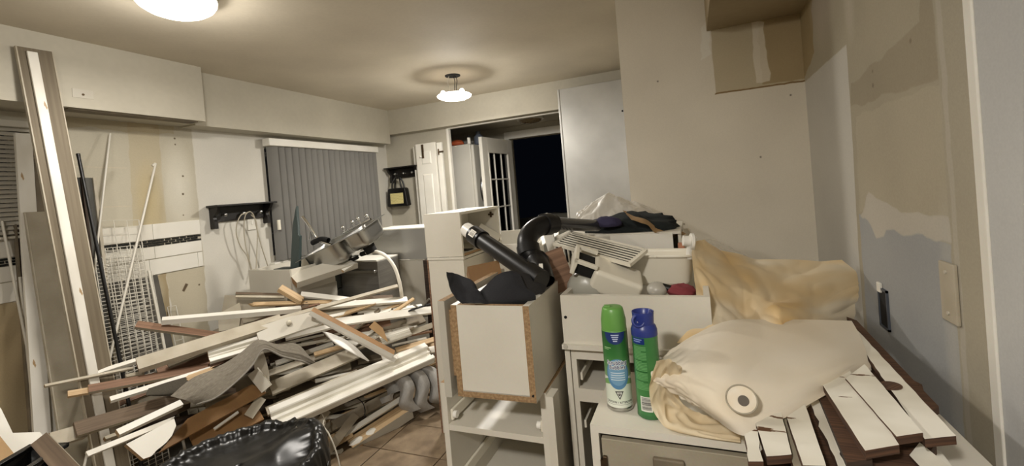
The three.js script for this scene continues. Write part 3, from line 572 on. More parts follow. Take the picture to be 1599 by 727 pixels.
{ // cabinet with face frame behind the cans
  const t = thing('base_cabinet', 'white face-frame base cabinet with dark openings behind the spray cans', 'cabinet', V(-0.405, 0, -1.31));
  panel('side_panel', t, 0, 0.018, 0, 0.95, -0.6, -0.02); panel('side_panel', t, 0.69, 0.708, 0, 0.95, -0.6, -0.02); panel('back_panel', t, 0.018, 0.69, 0, 0.95, -0.6, -0.592); panel('top_panel', t, 0.018, 0.69, 0.932, 0.95, -0.59, -0.02); panel('bottom_panel', t, 0.018, 0.69, 0.09, 0.106, -0.59, -0.02);
  panel('stile', t, 0, 0.016, 0, 0.948, -0.02, 0); panel('stile', t, 0.018, 0.034, 0, 0.946, -0.024, -0.004); panel('stile', t, 0.66, 0.708, 0, 0.95, -0.02, 0);
  panel('rail', t, 0.034, 0.66, 0.915, 0.95, -0.022, -0.002); panel('rail', t, 0.034, 0.66, 0.785, 0.825, -0.022, -0.002); panel('rail', t, 0.034, 0.66, 0.1, 0.14, -0.022, -0.002);
  panel('shelf', t, 0.018, 0.69, 0.8, 0.816, -0.59, -0.03);
  for (const y of [0.85, 0.7]) part('drawer_slide', slabBox(0.034, 0.042, y - 0.012, y + 0.012, -0.5, -0.03, 0.002), M.plastic, t);
}
{ // wide drawer full of parts
  const t = thing('drawer_box', 'wide white drawer on the base cabinet, filled with plastic bins and a grille', 'drawer', V(-0.402, 0.952, -1.3));
  const w = 0.42, d = 0.5, h = 0.162;
  panel('front_panel', t, 0, w, 0.006, h, -0.018, 0); panel('side_panel', t, 0, 0.016, 0.006, h, -d, -0.018); panel('side_panel', t, w - 0.016, w, 0.006, h, -d, -0.018); panel('back_panel', t, 0.016, w - 0.016, 0.006, h, -d, -d + 0.016); panel('bottom_panel', t, 0.016, w - 0.016, 0.02, 0.03, -d + 0.016, -0.018);
  panel('lower_strip', t, -0.004, w, 0, 0.014, -0.03, 0.012); part('screw_hole', new THREE.CylinderGeometry(0.0045, 0.0045, 0.003, 12).rotateX(Math.PI / 2), M.dark, t, V(0.012, 0.095, 0.001)); part('screw_cap', new THREE.CylinderGeometry(0.007, 0.007, 0.004, 12).rotateX(Math.PI / 2), M.laminateGrey, t, V(0.008, 0.009, 0.013));
}
{ // low cabinet in front
  const t = thing('low_cabinet', 'low white cabinet carrying the two spray cans, its door coloured darker for shade', 'cabinet', V(-0.258, 0, -0.98));
  panel('top_panel', t, 0, 0.7, 0.885, 0.902, -0.3, 0, [1]); panel('side_panel', t, 0, 0.018, 0.1, 0.885, -0.3, 0); panel('side_panel', t, 0.682, 0.7, 0.1, 0.885, -0.3, 0); panel('bottom_panel', t, 0.018, 0.682, 0.1, 0.118, -0.3, -0.02); panel('back_panel', t, 0.018, 0.682, 0.118, 0.885, -0.3, -0.292);
  const door = part('door', slabBox(0.022, 0.678, 0.125, 0.872, -0.02, -0.003, 0.002), M.greige, t);  // greige puts a shadow into the colour of the white door
  part('hinge', merge([slabBox(0.024, 0.034, 0.795, 0.835, -0.003, 0.005, 0.002), slabBox(0.018, 0.026, 0.805, 0.825, -0.003, 0.003)]), M.brass, door);
  part('catch_plate', slabBox(0.133, 0.197, 0.79, 0.85, -0.003, 0.009, 0.004), M.taupe, door); part('catch', slabBox(0.17, 0.187, 0.815, 0.825, 0.008, 0.013, 0.002), M.brass, door); 
  part('foot_block', slabBox(0.03, 0.67, 0, 0.1, -0.28, -0.05), M.oldBrown, t);
}
// white box across the back, under the clothes and bags
{
  const t = thing('white_box', 'long white box behind the wide drawer, under dark clothes and clear bag', 'box', V(-0.56, 0, -1.83));
  panel('side_panel', t, 0, 0.25, 1.0, 1.222, -0.012, 0, [], M.laminateGrey); panel('side_panel', t, 0, 0.5, 1.0, 1.222, -0.4, -0.388); panel('end_panel', t, 0, 0.012, 1.0, 1.222, -0.388, -0.012); panel('end_panel', t, 0.488, 0.5, 1.0, 1.222, -0.388, -0.012); panel('top_panel', t, 0, 0.5, 1.222, 1.232, -0.4, 0); panel('stand', t, 0.02, 0.48, 0, 1.0, -0.39, -0.1);
  const f = panel('front_board', t, 0.23, 0.47, 1.005, 1.228, 0, 0.012, [], M.white);
  part('finger_notch', new THREE.CylinderGeometry(0.022, 0.022, 0.002, 24, 1, false, Math.PI / 2, Math.PI).rotateX(Math.PI / 2).rotateZ(0), M.laminateGrey, f, V(0.35, 1.153, 0.012));
}
{ // open cabinet box on a column cabinet
  const t = thing('narrow_cabinet', 'tall narrow white cabinet standing under the small open cabinet box', 'cabinet', V(-1.53, 0, -2.3));
  panel('front_panel', t, 0.004, 0.245, 0, 1.06, -0.018, 0, [], LM); panel('side_panel', t, 0.227, 0.245, 0, 1.055, -0.62, -0.018); panel('side_panel', t, 0, 0.018, 0, 1.055, -0.62, -0.018); panel('back_panel', t, 0.018, 0.227, 0, 1.055, -0.62, -0.605); panel('top_panel', t, 0, 0.25, 1.06, 1.075, -0.63, 0.004);
  panel('edge_strip', t, -0.006, 0.004, 0, 1.06, -0.02, 0.002, [], M.brown);
}
{
  const t = thing('cabinet_box', 'small white cabinet box open on one side, topmost on the narrow cabinet', 'cabinet', V(-1.535, 1.077, -2.3));
  const w = 0.25, h = 0.262, d = 0.56;
  panel('front_panel', t, 0, w, 0, h, -0.018, 0); panel('back_panel', t, 0, w, 0, h, -d, -d + 0.018); panel('top_panel', t, 0, w, h - 0.016, h, -d + 0.018, -0.018); panel('bottom_panel', t, 0, w, 0, 0.016, -d + 0.018, -0.018, [0]); panel('side_panel', t, 0, 0.016, 0.016, h - 0.016, -d + 0.018, -0.018);
  const b = part('bracket', merge([slabBox(w - 0.07, w - 0.03, 0.2, 0.212, -d + 0.018, -d + 0.026), slabBox(w - 0.056, w - 0.044, 0.186, 0.226, -d + 0.018, -d + 0.028)]), M.brass, t);
  part('metal_clip', slabBox(w - 0.1, w - 0.02, 0.017, 0.022, -0.18, -0.1, 0.002), M.dark, t); part('foot_strip', slabBox(0.09, 0.15, -0.004, 0, -0.1, 0.001), M.dark, t);
}
{
  const t = thing('drawer_box', 'wide grey metal drawer front on a cabinet beside the white hose', 'drawer', V(-2.54, 0.95, -3.0));
  part('front_panel', slabBox(0, 0.56, 0, 0.245, -0.02, 0, 0.003), M.sheetMetal, t); part('top_edge', slabBox(0, 0.56, 0.245, 0.255, -0.32, 0.004, 0.002), M.white, t); part('drawer_body', slabBox(0.01, 0.55, 0, 0.24, -0.32, -0.02), M.laminateGrey, t);
}
{
  const t = thing('lower_cabinet', 'greyish cabinet with a recessed face under the grey metal drawer', 'cabinet', V(-2.54, 0, -3.0));
  panel('front_panel', t, 0.02, 0.5, 0.1, 0.94, -0.03, -0.012, [], M.laminateGrey); panel('side_panel', t, 0.5, 0.518, 0, 0.948, -0.5, 0); panel('side_panel', t, 0, 0.018, 0, 0.948, -0.5, 0); panel('back_panel', t, 0.018, 0.5, 0, 0.948, -0.5, -0.49); panel('base_rail', t, 0.018, 0.5, 0.5, 0.53, -0.012, 0.006);
}
solo('dark_slab', slabBox(-2.01, -1.94, 0.02, 0.95, -2.99, -2.95, 0.003), M.darkBrown, 'dark upright strip put in for shade in the gap beside the narrow white cabinet', 'panel');  // dark strip stands in for the shade of the gap
// by the window
{
  const t = thing('drawer_box', 'white drawer box under the window, with the green blade standing in it', 'drawer', V(-2.97, 0.862, -2.2));
  const w = 0.4, d = 0.4, h = 0.168;
  panel('front_panel', t, 0, w, 0, h, -0.014, 0, [], M.laminateGrey); panel('side_panel', t, 0, 0.014, 0, h, -d, -0.014); panel('side_panel', t, w - 0.014, w, 0, h, -d, -0.014); panel('back_panel', t, 0.014, w - 0.014, 0, h + 0.02, -d, -d + 0.014); panel('bottom_panel', t, 0.014, w - 0.014, 0, 0.01, -d + 0.014, -0.014);
}
{
  const t = thing('window_cabinet', 'white base cabinet under the window drawer, mostly behind broken boards', 'cabinet', V(-3.0, 0, -2.24));
  panel('body', t, 0, 0.42, 0, 0.86, -0.38, -0.02, [], M.laminateGrey); panel('door', t, 0.01, 0.205, 0.1, 0.84, -0.02, 0, [], M.laminateGrey); panel('door', t, 0.21, 0.41, 0.1, 0.84, -0.02, 0, [], M.laminateGrey);
}
{
  const zz = -2.42, pts = [[457, 420], [461, 350], [466, 322], [467.5, 345], [468.5, 366], [471, 368], [470, 420]].map((p) => oz(...p, zz)), t = thing('plastic_spike', 'dark green-grey tapering blade standing upright in front of vertical blind', 'panel');
  const s = new THREE.Shape(pts.map((p) => new THREE.Vector2(p.x, p.y))); part('blade', metreUV(new THREE.ExtrudeGeometry(s, { depth: 0.02, bevelEnabled: true, bevelSize: 0.002, bevelThickness: 0.002, bevelSegments: 1 }).translate(0, 0, zz)), std({ color: 0x3b4746, roughness: 0.4 }), t);
  part('base', slabBox(pts[0].x - 0.14, pts[6].x + 0.16, pts[0].y - 0.012, pts[0].y + 0.012, zz - 0.05, zz + 0.05, 0.004), std({ color: 0x2a3130, roughness: 0.5 }), t);
}
// a bowl of rounded-rectangle plan: profile turned and pushed outwards to a superellipse
function tubGeo(w, d, prof, n = 4, seg = 64) {
  const g = new THREE.LatheGeometry(prof.map((p) => new THREE.Vector2(...p)), seg), P = g.attributes.position;
  for (let i = 0; i < P.count; i++) { const x = P.getX(i), z = P.getZ(i), r = Math.hypot(x, z); if (r < 1e-6) continue; const c = Math.abs(x / r), s = Math.abs(z / r), k = 1 / Math.pow(c ** n + s ** n, 1 / n); P.setX(i, x * k * w); P.setZ(i, z * k * d); }
  g.computeVertexNormals(); return g;
}
{ // sink, tipped on its side
  const a = oz(489, 392, -2.55), b = oz(583, 347, -2.6), u = b.clone().sub(a).normalize(), up = V(0.05, 1, 0.25), n = up.addScaledVector(u, -up.dot(u)).normalize();
  const t = thing('kitchen_sink', 'stainless double-bowl sink tipped up in front of vertical blind', 'sink', a.clone().lerp(b, 0.5)); t.quaternion.setFromRotationMatrix(new THREE.Matrix4().makeBasis(u, n, u.clone().cross(n)));
  const L = a.distanceTo(b), deep = 0.16, prof = [[0.001, -deep], [0.75, -deep], [0.9, -deep + 0.02], [0.97, -deep + 0.06], [1, 0], [1.05, 0.002], [1.05, -0.002], [0.98, -0.004], [0.94, -deep + 0.06], [0.87, -deep + 0.024], [0.7, -deep + 0.006], [0.001, -deep + 0.006]];
  part('bowl', tubGeo(L * 0.29, 0.17, prof, 5), M.steel, t, V(-L * 0.19, 0, 0)); part('bowl', tubGeo(L * 0.15, 0.15, prof.map(([r, y]) => [r, y * 0.78]), 5), M.steel, t, V(L * 0.31, 0, 0));
  const s = new THREE.Shape(rect(-L / 2, L / 2, -0.21, 0.19).map((p) => new THREE.Vector2(...p))); for (const [c, w, d] of [[-L * 0.19, L * 0.28, 0.165], [L * 0.31, L * 0.145, 0.145]]) s.holes.push(new THREE.Path(rect(c - w, c + w, -d, d).map((p) => new THREE.Vector2(...p))));
  part('rim', metreUV(new THREE.ExtrudeGeometry(s, { depth: 0.003, bevelEnabled: false }).rotateX(-Math.PI / 2)), M.steel, t);
  part('drain', new THREE.CylinderGeometry(0.045, 0.04, 0.06, 20), M.dark, t, V(L * 0.29, -0.16, 0.02)); part('clip', slabBox(-0.02, 0.06, -0.19, -0.165, 0.03, 0.06, 0.004), M.dark, t);
  t.updateMatrixWorld(); const W = (x, y, z = -2.52) => t.worldToLocal(oz(x, y, z));
  const f = part('tap', tube([W(518, 382), W(508, 379), W(497, 374), W(490, 364), W(481, 350), W(472, 338)], 0.0115, 30, 12), M.chrome, t); part('tap_body', tube([W(488, 379), W(496, 375), W(503, 373), W(513, 375)], 0.02, 12, 10), M.dark, f);
  part('spray_head', bar(W(485, 361), W(484, 374), 0.011, 12), M.chrome, f);
  for (const [x, z, h] of [[-0.1, -0.19, 0.05], [0.0, -0.19, 0.055], [0.06, -0.19, 0.06], [0.14, -0.19, 0.05]]) { const k = part('tap_handle', bar(V(x, 0, z), V(x, h, z), 0.008, 10), M.chrome, t); part('knob', new THREE.SphereGeometry(0.017, 14, 10), M.chrome, k, V(x, h, z)); }
  part('tap_bridge', bar(V(-0.12, 0.012, -0.19), V(0.16, 0.012, -0.19), 0.011, 10), M.chrome, t);
}
{ // stainless appliance front
  const t = thing('dishwasher', 'stainless steel appliance with a bar handle, under the tipped sink', 'appliance', V(-2.63, 0, -2.72));
  part('body', slabBox(0, 0.37, 0.05, 0.985, -0.26, 0, 0.006), M.brushed, t); part('handle', slabBox(0.01, 0.36, 0.9, 0.925, 0, 0.03, 0.006), M.steel, t); part('top_cover', slabBox(-0.01, 0.37, 0.985, 1.0, -0.26, 0.012, 0.004), M.white, t);
  part('badge', slabBox(0.04, 0.09, 0.945, 0.955, 0, 0.003), M.dark, t);
}
solo('brown_board', slabBox(-2.76, -2.665, 0.4, 0.97, -2.56, -2.53, 0.002), M.mdf, 'brown board standing on edge beside the stainless appliance', 'board');
{
  const t = thing('open_cabinet', 'dark open cabinet with a thin shelf between window drawer and brown board', 'cabinet', V(-2.82, 0, -2.68));
  panel('bottom_panel', t, 0, 0.18, 0.65, 0.66, -0.3, 0, [], M.taupe); panel('shelf', t, 0, 0.18, 0.78, 0.79, -0.3, 0, [], M.laminateGrey); panel('back_panel', t, 0, 0.18, 0.0, 1.0, -0.31, -0.3, [], std({ color: 0x4b504b, roughness: 0.6 })); panel('side_panel', t, 0.165, 0.18, 0.0, 1.0, -0.3, 0, [], std({ color: 0x5b5f5a, roughness: 0.6 }));
}
{
  const pts = [[572, 394], [588, 393], [602, 399], [615, 415], [623, 437], [627, 460], [628, 486]].map(([x, y], i) => oz(x, y, -2.62 + 0.0 * i)), t = thing('white_hose', 'thick white plastic hose arching from the sink down to boards', 'hose');
  part('hose', tube(pts, 0.013, 40, 10), M.pex, t); part('connector', bar(pts[0], pts[0].clone().add(V(-0.05, -0.012, 0)), 0.017, 12), M.dark, t);
}
{ // scrap boxes in the gap behind the drawer box
  const t = thing('white_carton', 'white open carton with raised flaps behind the black pipe elbow', 'carton', oz(808, 388, -2.75).setY(0), 0.25);
  panel('front_panel', t, -0.13, 0.16, 0, 1.1, 0.15, 0.156, [], M.white); panel('side_panel', t, -0.136, -0.13, 0, 1.1, -0.15, 0.15, [], M.white); panel('side_panel', t, 0.16, 0.166, 0, 1.1, -0.15, 0.15, [], M.white); panel('back_panel', t, -0.13, 0.16, 0, 1.16, -0.156, -0.15, [], M.white);
  for (const [x, z, ry, rz, l] of [[-0.13, 0, 0, 2.5, 0.16], [0.16, 0, 0, 0.55, 0.15]]) { const f = panel('flap', t, 0, l, -0.003, 0.003, -0.14, 0.14, [], M.white); f.position.set(x, 1.1, z); f.rotation.set(0.25, ry, rz); }
}
solo('white_scrap', slabBox(-0.02, 0.02, -0.3, 0.14, -0.008, 0.008, 0.002), M.white, 'white upright strip beside the raw board behind black pipe', 'board', null, oz(862, 385, -1.75), [-0.1, 0.2, 0.22]);
solo('raw_board', slabBox(-0.05, 0.05, -0.06, 0.08, -0.008, 0.008), M.brown, 'raw brown board standing in the drawer box behind black cloth', 'board', null, oz(868, 428, -1.42), [-0.2, 0.5, 0.35]);
solo('cardboard_box', merge([slabBox(-0.1, 0.02, -0.16, 0.05, -0.005, 0.005), slabBox(-0.1, -0.095, -0.16, 0.05, -0.1, 0), slabBox(0.015, 0.02, -0.16, 0.05, -0.1, 0)]), M.mdf, 'brown open cardboard piece in the drawer box behind black cloth', 'cardboard', null, oz(775, 428, -1.5), [-0.5, 0.5, 0.35]);

// ───────────── what the drawers hold ─────────────
{
  const g = (rows) => rows.map((r) => r.map(([x, y, d]) => od(x, y, d)));
  const t = thing('black_cloth', 'black rubbery cloth folded and spilling out of the drawer box', 'cloth');
  part('left_fold', sheet(g([[[697, 424, 1.3], [702, 448, 1.27], [712, 466, 1.25], [722, 474, 1.25]], [[712, 427, 1.33], [718, 446, 1.29], [727, 461, 1.26], [738, 473, 1.24]], [[740, 440, 1.3], [746, 452, 1.27], [756, 464, 1.26], [766, 474, 1.25]], [[744, 456, 1.36], [752, 466, 1.34], [762, 472, 1.32], [776, 478, 1.3]]]), 24, 24, (u, v) => 0.004 * noise.noise(u * 6, v * 6, 1)), new THREE.MeshStandardMaterial({ ...{}, map: M.cloth.map, roughness: 0.95, side: THREE.DoubleSide }), t);
  part('right_roll', sheet(g([[[742, 462, 1.3], [758, 446, 1.28], [776, 429, 1.27], [795, 423, 1.27], [812, 428, 1.27]], [[755, 470, 1.26], [772, 458, 1.25], [790, 447, 1.24], [808, 446, 1.24], [822, 448, 1.25]], [[766, 475, 1.25], [785, 472, 1.235], [803, 469, 1.23], [820, 466, 1.23], [836, 460, 1.24]], [[772, 480, 1.27], [790, 480, 1.26], [808, 480, 1.26], [822, 479, 1.26], [834, 478, 1.26]]]), 30, 30), new THREE.MeshStandardMaterial({ map: M.cloth.map, roughness: 0.95, side: THREE.DoubleSide }), t);
  part('back_fold', sheet(g([[[795, 422, 1.28], [815, 425, 1.3], [838, 432, 1.34], [855, 441, 1.37]], [[800, 440, 1.25], [820, 444, 1.27], [840, 446, 1.3], [853, 449, 1.34]], [[806, 462, 1.24], [824, 462, 1.25], [838, 460, 1.28], [850, 456, 1.31]]]), 20, 16), new THREE.MeshStandardMaterial({ map: M.felt.map, color: 0x5a5a60, roughness: 0.95, side: THREE.DoubleSide }), t);
}
{
  const a = od(733, 361, 1.62), b = od(842, 436, 1.33), t = thing('black_pipe', 'straight black drain pipe with a white cap sticking out of drawer box', 'pipe'), u = b.clone().sub(a).normalize();
  part('pipe_body', bar(a.clone().addScaledVector(u, 0.03), b, 0.028, 28), M.abs, t); part('coupling', bar(a.clone().addScaledVector(u, 0.028), a.clone().addScaledVector(u, 0.085), 0.033, 28), M.abs, t); part('white_cap', bar(a.clone().addScaledVector(u, -0.02), a.clone().addScaledVector(u, 0.03), 0.026, 28), M.plasticWhite, t); part('coupling', bar(b.clone().addScaledVector(u, -0.05), b.clone().addScaledVector(u, 0.01), 0.033, 28), M.abs, t);
  const c = document.createElement('canvas'); c.width = 96; c.height = 64; const g = c.getContext('2d'); g.fillStyle = '#efeadc'; g.fillRect(0, 0, 96, 64); g.fillStyle = '#222'; for (let x = 10; x < 86; x += 4) g.fillRect(x, 10, 1 + (x * 7 % 3), 30); for (let y = 46; y < 58; y += 6) g.fillRect(12, y, 70, 2);
  const ct = new THREE.CanvasTexture(c); ct.colorSpace = THREE.SRGBColorSpace; M.barcode = std({ map: ct, roughness: 0.6 });
  const toCam = eye.clone().sub(a).normalize(), nn = toCam.addScaledVector(u, -toCam.dot(u)).normalize(), st = new THREE.BoxGeometry(0.03, 0.0015, 0.024), lab = part('sticker', st, M.barcode, t); lab.position.copy(a.clone().addScaledVector(u, 0.058).addScaledVector(nn, 0.0335)); lab.quaternion.setFromRotationMatrix(new THREE.Matrix4().makeBasis(u.clone().negate(), nn, u.clone().negate().cross(nn)));
}
{
  const P = [[850, 440, 1.37], [845, 422, 1.4], [836, 405, 1.46], [826, 393, 1.48], [823, 378, 1.5], [828, 364, 1.53], [839, 355, 1.55], [852, 350, 1.57], [866, 349, 1.6]].map((p) => od(...p)), t = thing('pipe_trap', 'curved black drain trap rising from drawer box beside the straight pipe', 'pipe');
  part('bend', tube(P, 0.034, 60, 24), M.abs, t);
  for (const [i, k] of [[3, 4], [7, 8]]) { const d = P[k].clone().sub(P[i]).normalize(); part('collar', bar(P[i].clone().addScaledVector(d, -0.012), P[i].clone().addScaledVector(d, 0.02), 0.039, 28), M.abs, t); }
  part('tail_pipe', bar(P[8], od(932, 352, 1.85), 0.024, 24), std({ color: 0x3a3a3c, roughness: 0.2 }), t); part('union_nut', bar(od(836, 411, 1.45), od(848, 402, 1.47), 0.03, 8), M.abs, t);
  part('sticker', box(0.012, 0.03, 0.002), M.barcode, t, od(845, 419, 1.362)).lookAt(eye);
}
{ // slatted grille
  const a = oz(864, 378, -1.56), b = oz(985, 411, -1.43), u = b.clone().sub(a).normalize(), n = V(0.12, 1, 0.4).addScaledVector(u, -u.dot(V(0.12, 1, 0.4))).normalize(), L = a.distanceTo(b), t = thing('vent_grille', 'white slatted air grille lying slanted on top of plastic bins', 'grille', a);
  t.quaternion.setFromRotationMatrix(new THREE.Matrix4().makeBasis(u, n, u.clone().cross(n)));
  part('frame', merge([slabBox(0, L, -0.012, 0, -0.004, 0.004), slabBox(0, L, -0.012, 0, -0.104, -0.096), slabBox(0, 0.012, -0.012, 0, -0.1, 0), slabBox(L - 0.012, L, -0.012, 0, -0.1, 0)]), M.plastic, t);
  for (let k = 1; k < 7; k++) part('slat', slabBox(0.01, L - 0.01, -0.003, 0.0, -0.1 * k / 7 - 0.0022, -0.1 * k / 7 + 0.0022), M.plastic, t);
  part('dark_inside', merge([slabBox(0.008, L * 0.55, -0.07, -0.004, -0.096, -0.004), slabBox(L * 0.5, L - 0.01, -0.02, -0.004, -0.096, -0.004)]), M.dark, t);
  part('box_side', slabBox(0.002, 0.1, -0.075, -0.07, -0.1, 0), M.plastic, t); for (let k = 0; k < 7; k++) part('side_slat', slabBox(0.004 + k * 0.02, 0.008 + k * 0.02, -0.075, -0.01, -0.004, 0.002), M.plastic, t);
}
const binProf = (h, taper, wall = 0.035) => [[0.001, 0], [taper - 0.06, 0], [taper, 0.012], [0.97, h - 0.008], [1.03, h - 0.008], [1.03, h], [0.97, h], [0.97 - wall, h - 0.01], [taper - wall, 0.014], [0.001, 0.008]];
{
  const t = thing('plastic_bin', 'upright cream plastic bin standing at the back of the wide drawer', 'bin', oz(1034, 440, -1.62)); t.rotation.y = -0.1;
  part('tub', tubGeo(0.112, 0.07, binProf(0.105, 0.86), 5), M.plastic, t); part('rim_lip', tubGeo(0.116, 0.074, [[0.96, 0.098], [1.02, 0.098], [1.02, 0.106], [0.96, 0.106], [0.96, 0.098]], 5), M.plastic, t);
}
{
  const t = thing('plastic_caddy', 'tipped cream plastic caddy with a square cut-out, in the wide drawer', 'bin', oz(960, 437, -1.45)); t.rotation.set(0.35, 0.15, -0.5); t.scale.setScalar(1.08);
  part('tub', metreUV(new RoundedBoxGeometry(0.15, 0.075, 0.1, 3, 0.014)), M.plastic, t);
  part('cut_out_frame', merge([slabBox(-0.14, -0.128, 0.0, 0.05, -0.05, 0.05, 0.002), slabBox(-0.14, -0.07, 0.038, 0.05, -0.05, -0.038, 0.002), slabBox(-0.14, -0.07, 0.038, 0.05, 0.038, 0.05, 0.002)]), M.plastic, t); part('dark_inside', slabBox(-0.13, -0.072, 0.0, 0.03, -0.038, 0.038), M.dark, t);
}
solo('plastic_cover', M.lump(0.062, 0.95, 0.85, 0.6, 14, 0.08), std({ color: 0xa9a79c, roughness: 0.3 }), 'greyish rounded plastic lid beside the tipped caddy', 'lid', null, oz(915, 448, -1.42));
solo('glass_ball', M.lump(0.03, 1, 0.8, 1, 17, 0.04), std({ color: 0xb3afa4, roughness: 0.35 }), 'pale rounded cup upside down in the drawer below cream bin', 'cup', null, oz(1026, 452, -1.42));
{
  const t = thing('small_bottle', 'small black bottle lying in the wide drawer by the red cloth', 'bottle', oz(1047, 451, -1.42)); t.rotation.z = 1.3;
  part('bottle_body', new THREE.CylinderGeometry(0.012, 0.012, 0.05, 16), M.black, t); part('cap', new THREE.CylinderGeometry(0.007, 0.009, 0.02, 14), M.black, t, V(0, 0.034, 0));
}
solo('red_cloth', M.lump(0.027, 1.3, 0.7, 1, 21, 0.3), std({ color: 0x7c3438, roughness: 0.9 }), 'dull red crumpled cloth in the wide drawer beside small bottle', 'cloth', null, oz(1064, 454, -1.42));
{ // plumbing fitting
  const t = thing('plumbing_fitting', 'white plastic plumbing fitting with a ribbed cap, beside amber sheet', 'fitting', oz(1076, 384, -1.55)); t.rotation.set(0.3, 0.2, -0.2);
  part('cap', new THREE.CylinderGeometry(0.017, 0.017, 0.022, 12).rotateZ(Math.PI / 2), M.plasticWhite, t, V(-0.01, 0.018, 0)); part('body', new THREE.CylinderGeometry(0.014, 0.011, 0.075, 18), M.plasticWhite, t, V(0.006, -0.005, 0)); part('flange', new THREE.CylinderGeometry(0.026, 0.026, 0.008, 24).rotateZ(Math.PI / 2), M.plasticWhite, t, V(0.006, 0.018, 0));
}
solo('pink_block', box(0.022, 0.03, 0.02, 0.003), std({ color: 0xb07a5e, roughness: 0.7 }), 'small pinkish block behind the white plumbing fitting', 'block', null, oz(1064, 385, -1.7));
solo('dark_clothes', M.lump(0.15, 1.15, 0.42, 0.7, 31, 0.3), std({ map: mottle([30, 38, 36], [18, 22, 24], 111, 0.3, 6, 1, 5), roughness: 0.95 }), 'dark green clothes heaped on the long white box', 'clothes', null, oz(985, 358, -1.97));
solo('purple_cloth', M.lump(0.04, 1.2, 0.6, 0.8, 37, 0.3), std({ color: 0x34304a, roughness: 0.95 }), 'small dark purple cloth corner on top of the dark clothes', 'cloth', null, oz(949, 348, -1.84));
{
  const g = [[[972, 328, 1.95], [1000, 338, 1.98], [1030, 346, 1.93], [1052, 354, 1.88], [1070, 364, 1.88]], [[980, 336, 1.8], [1005, 343, 1.78], [1028, 355, 1.80], [1050, 359, 1.80], [1070, 366, 1.80]], [[986, 343, 1.72], [1010, 351, 1.72], [1022, 362, 1.74], [1036, 366, 1.74], [1052, 369, 1.75]]].map((r) => r.map((p) => od(...p)));
  solo('kraft_paper', sheet(g, 24, 10, (u, v) => 0.006 * noise.noise(u * 5, v * 3, 4)), std({ map: M.kraft.map, roughness: 0.85, side: THREE.DoubleSide }), 'brown paper sheet folded over the dark clothes under clear bag', 'paper');
}
{
  const film = new THREE.MeshPhysicalMaterial({ color: 0xf3f0ea, transmission: 0.55, roughness: 0.4, thickness: 0, side: THREE.DoubleSide });
  const g = [[[893, 350, 2.05], [906, 347, 2.06], [930, 346, 2.06], [962, 345, 2.06], [1000, 350, 2.04], [1044, 360, 2.02]], [[905, 330, 2.25], [925, 318, 2.25], [948, 304, 2.25], [972, 312, 2.25], [1005, 322, 2.22], [1040, 345, 2.15]], [[915, 334, 2.4], [935, 322, 2.4], [955, 307, 2.4], [980, 318, 2.4], [1010, 330, 2.38], [1030, 350, 2.3]]].map((r) => r.map((p) => od(...p)));
  solo('clear_bag', sheet(g, 90, 50, (u, v) => 0.016 * ridge(u * 5, v * 3, 2) + 0.005 * ridge(u * 15, v * 8, 8) - 0.012), film, 'crumpled clear plastic bag heaped on the dark clothes', 'bag');
}

// ───────────── the heap of torn-out boards ─────────────
// distance of the heap's sloping surface along the view, read off the floor, the wall and the heap's height
const dep = (x, y) => 2.45 + (x - 300) * 0.0017 + (560 - y) * 0.0015;
function plankFrame(o, A, B, tiltDeg, thick) {                      // x along, y out of the broad face, z across
  const u = B.clone().sub(A).normalize(), mid = A.clone().lerp(B, 0.5), up = V(0, 1, 0).addScaledVector(u, -u.y).normalize();
  const s = eye.clone().sub(mid); s.addScaledVector(u, -s.dot(u)); s.addScaledVector(up, -s.dot(up)).normalize();
  const t = tiltDeg * Math.PI / 180, n = up.multiplyScalar(Math.cos(t)).addScaledVector(s, Math.sin(t));
  o.quaternion.setFromRotationMatrix(new THREE.Matrix4().makeBasis(u, n, u.clone().cross(n)));
  o.position.copy(mid).addScaledVector(n, -thick / 2);
  return A.distanceTo(B);
}
const six = (end, top, bottom, side) => [end, end, top, bottom, side, side];
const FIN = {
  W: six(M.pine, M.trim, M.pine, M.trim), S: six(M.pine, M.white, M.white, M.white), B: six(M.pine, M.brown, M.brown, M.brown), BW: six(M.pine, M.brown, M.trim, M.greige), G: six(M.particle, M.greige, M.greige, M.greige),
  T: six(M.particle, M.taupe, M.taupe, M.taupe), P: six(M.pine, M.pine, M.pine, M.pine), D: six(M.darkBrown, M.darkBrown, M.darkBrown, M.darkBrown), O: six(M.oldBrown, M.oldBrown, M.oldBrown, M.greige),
  L: six(M.particle, M.laminate, M.mdf, M.laminate), K: six(M.mdf, M.mdf, M.laminate, M.mdf), C: six(M.particle, M.cream, M.cream, M.cream), GW: six(M.pine, M.laminateGrey, M.laminateGrey, M.white),
};
const PROFILE = {                                                   // half-open moulding sections: [across 0..1, up 0..1]
  casing: [[0, 0], [0, 0.9], [0.03, 1], [0.2, 1], [0.23, 0.6], [0.3, 0.42], [0.42, 0.34], [0.47, 0.6], [0.52, 0.62], [0.55, 0.3], [0.66, 0.34], [0.7, 0.75], [0.74, 0.85], [0.97, 0.85], [1, 0.75], [1, 0]],
  base: [[0, 0], [0, 1], [0.5, 1], [0.62, 0.8], [0.7, 0.85], [0.8, 0.55], [0.9, 0.45], [1, 0.2], [1, 0]],
  fluted: [[0, 0], [0, 0.8], [0.1, 1], [0.25, 0.75], [0.33, 1], [0.48, 0.75], [0.56, 1], [0.74, 0.75], [0.84, 1], [1, 0.7], [1, 0]],
};
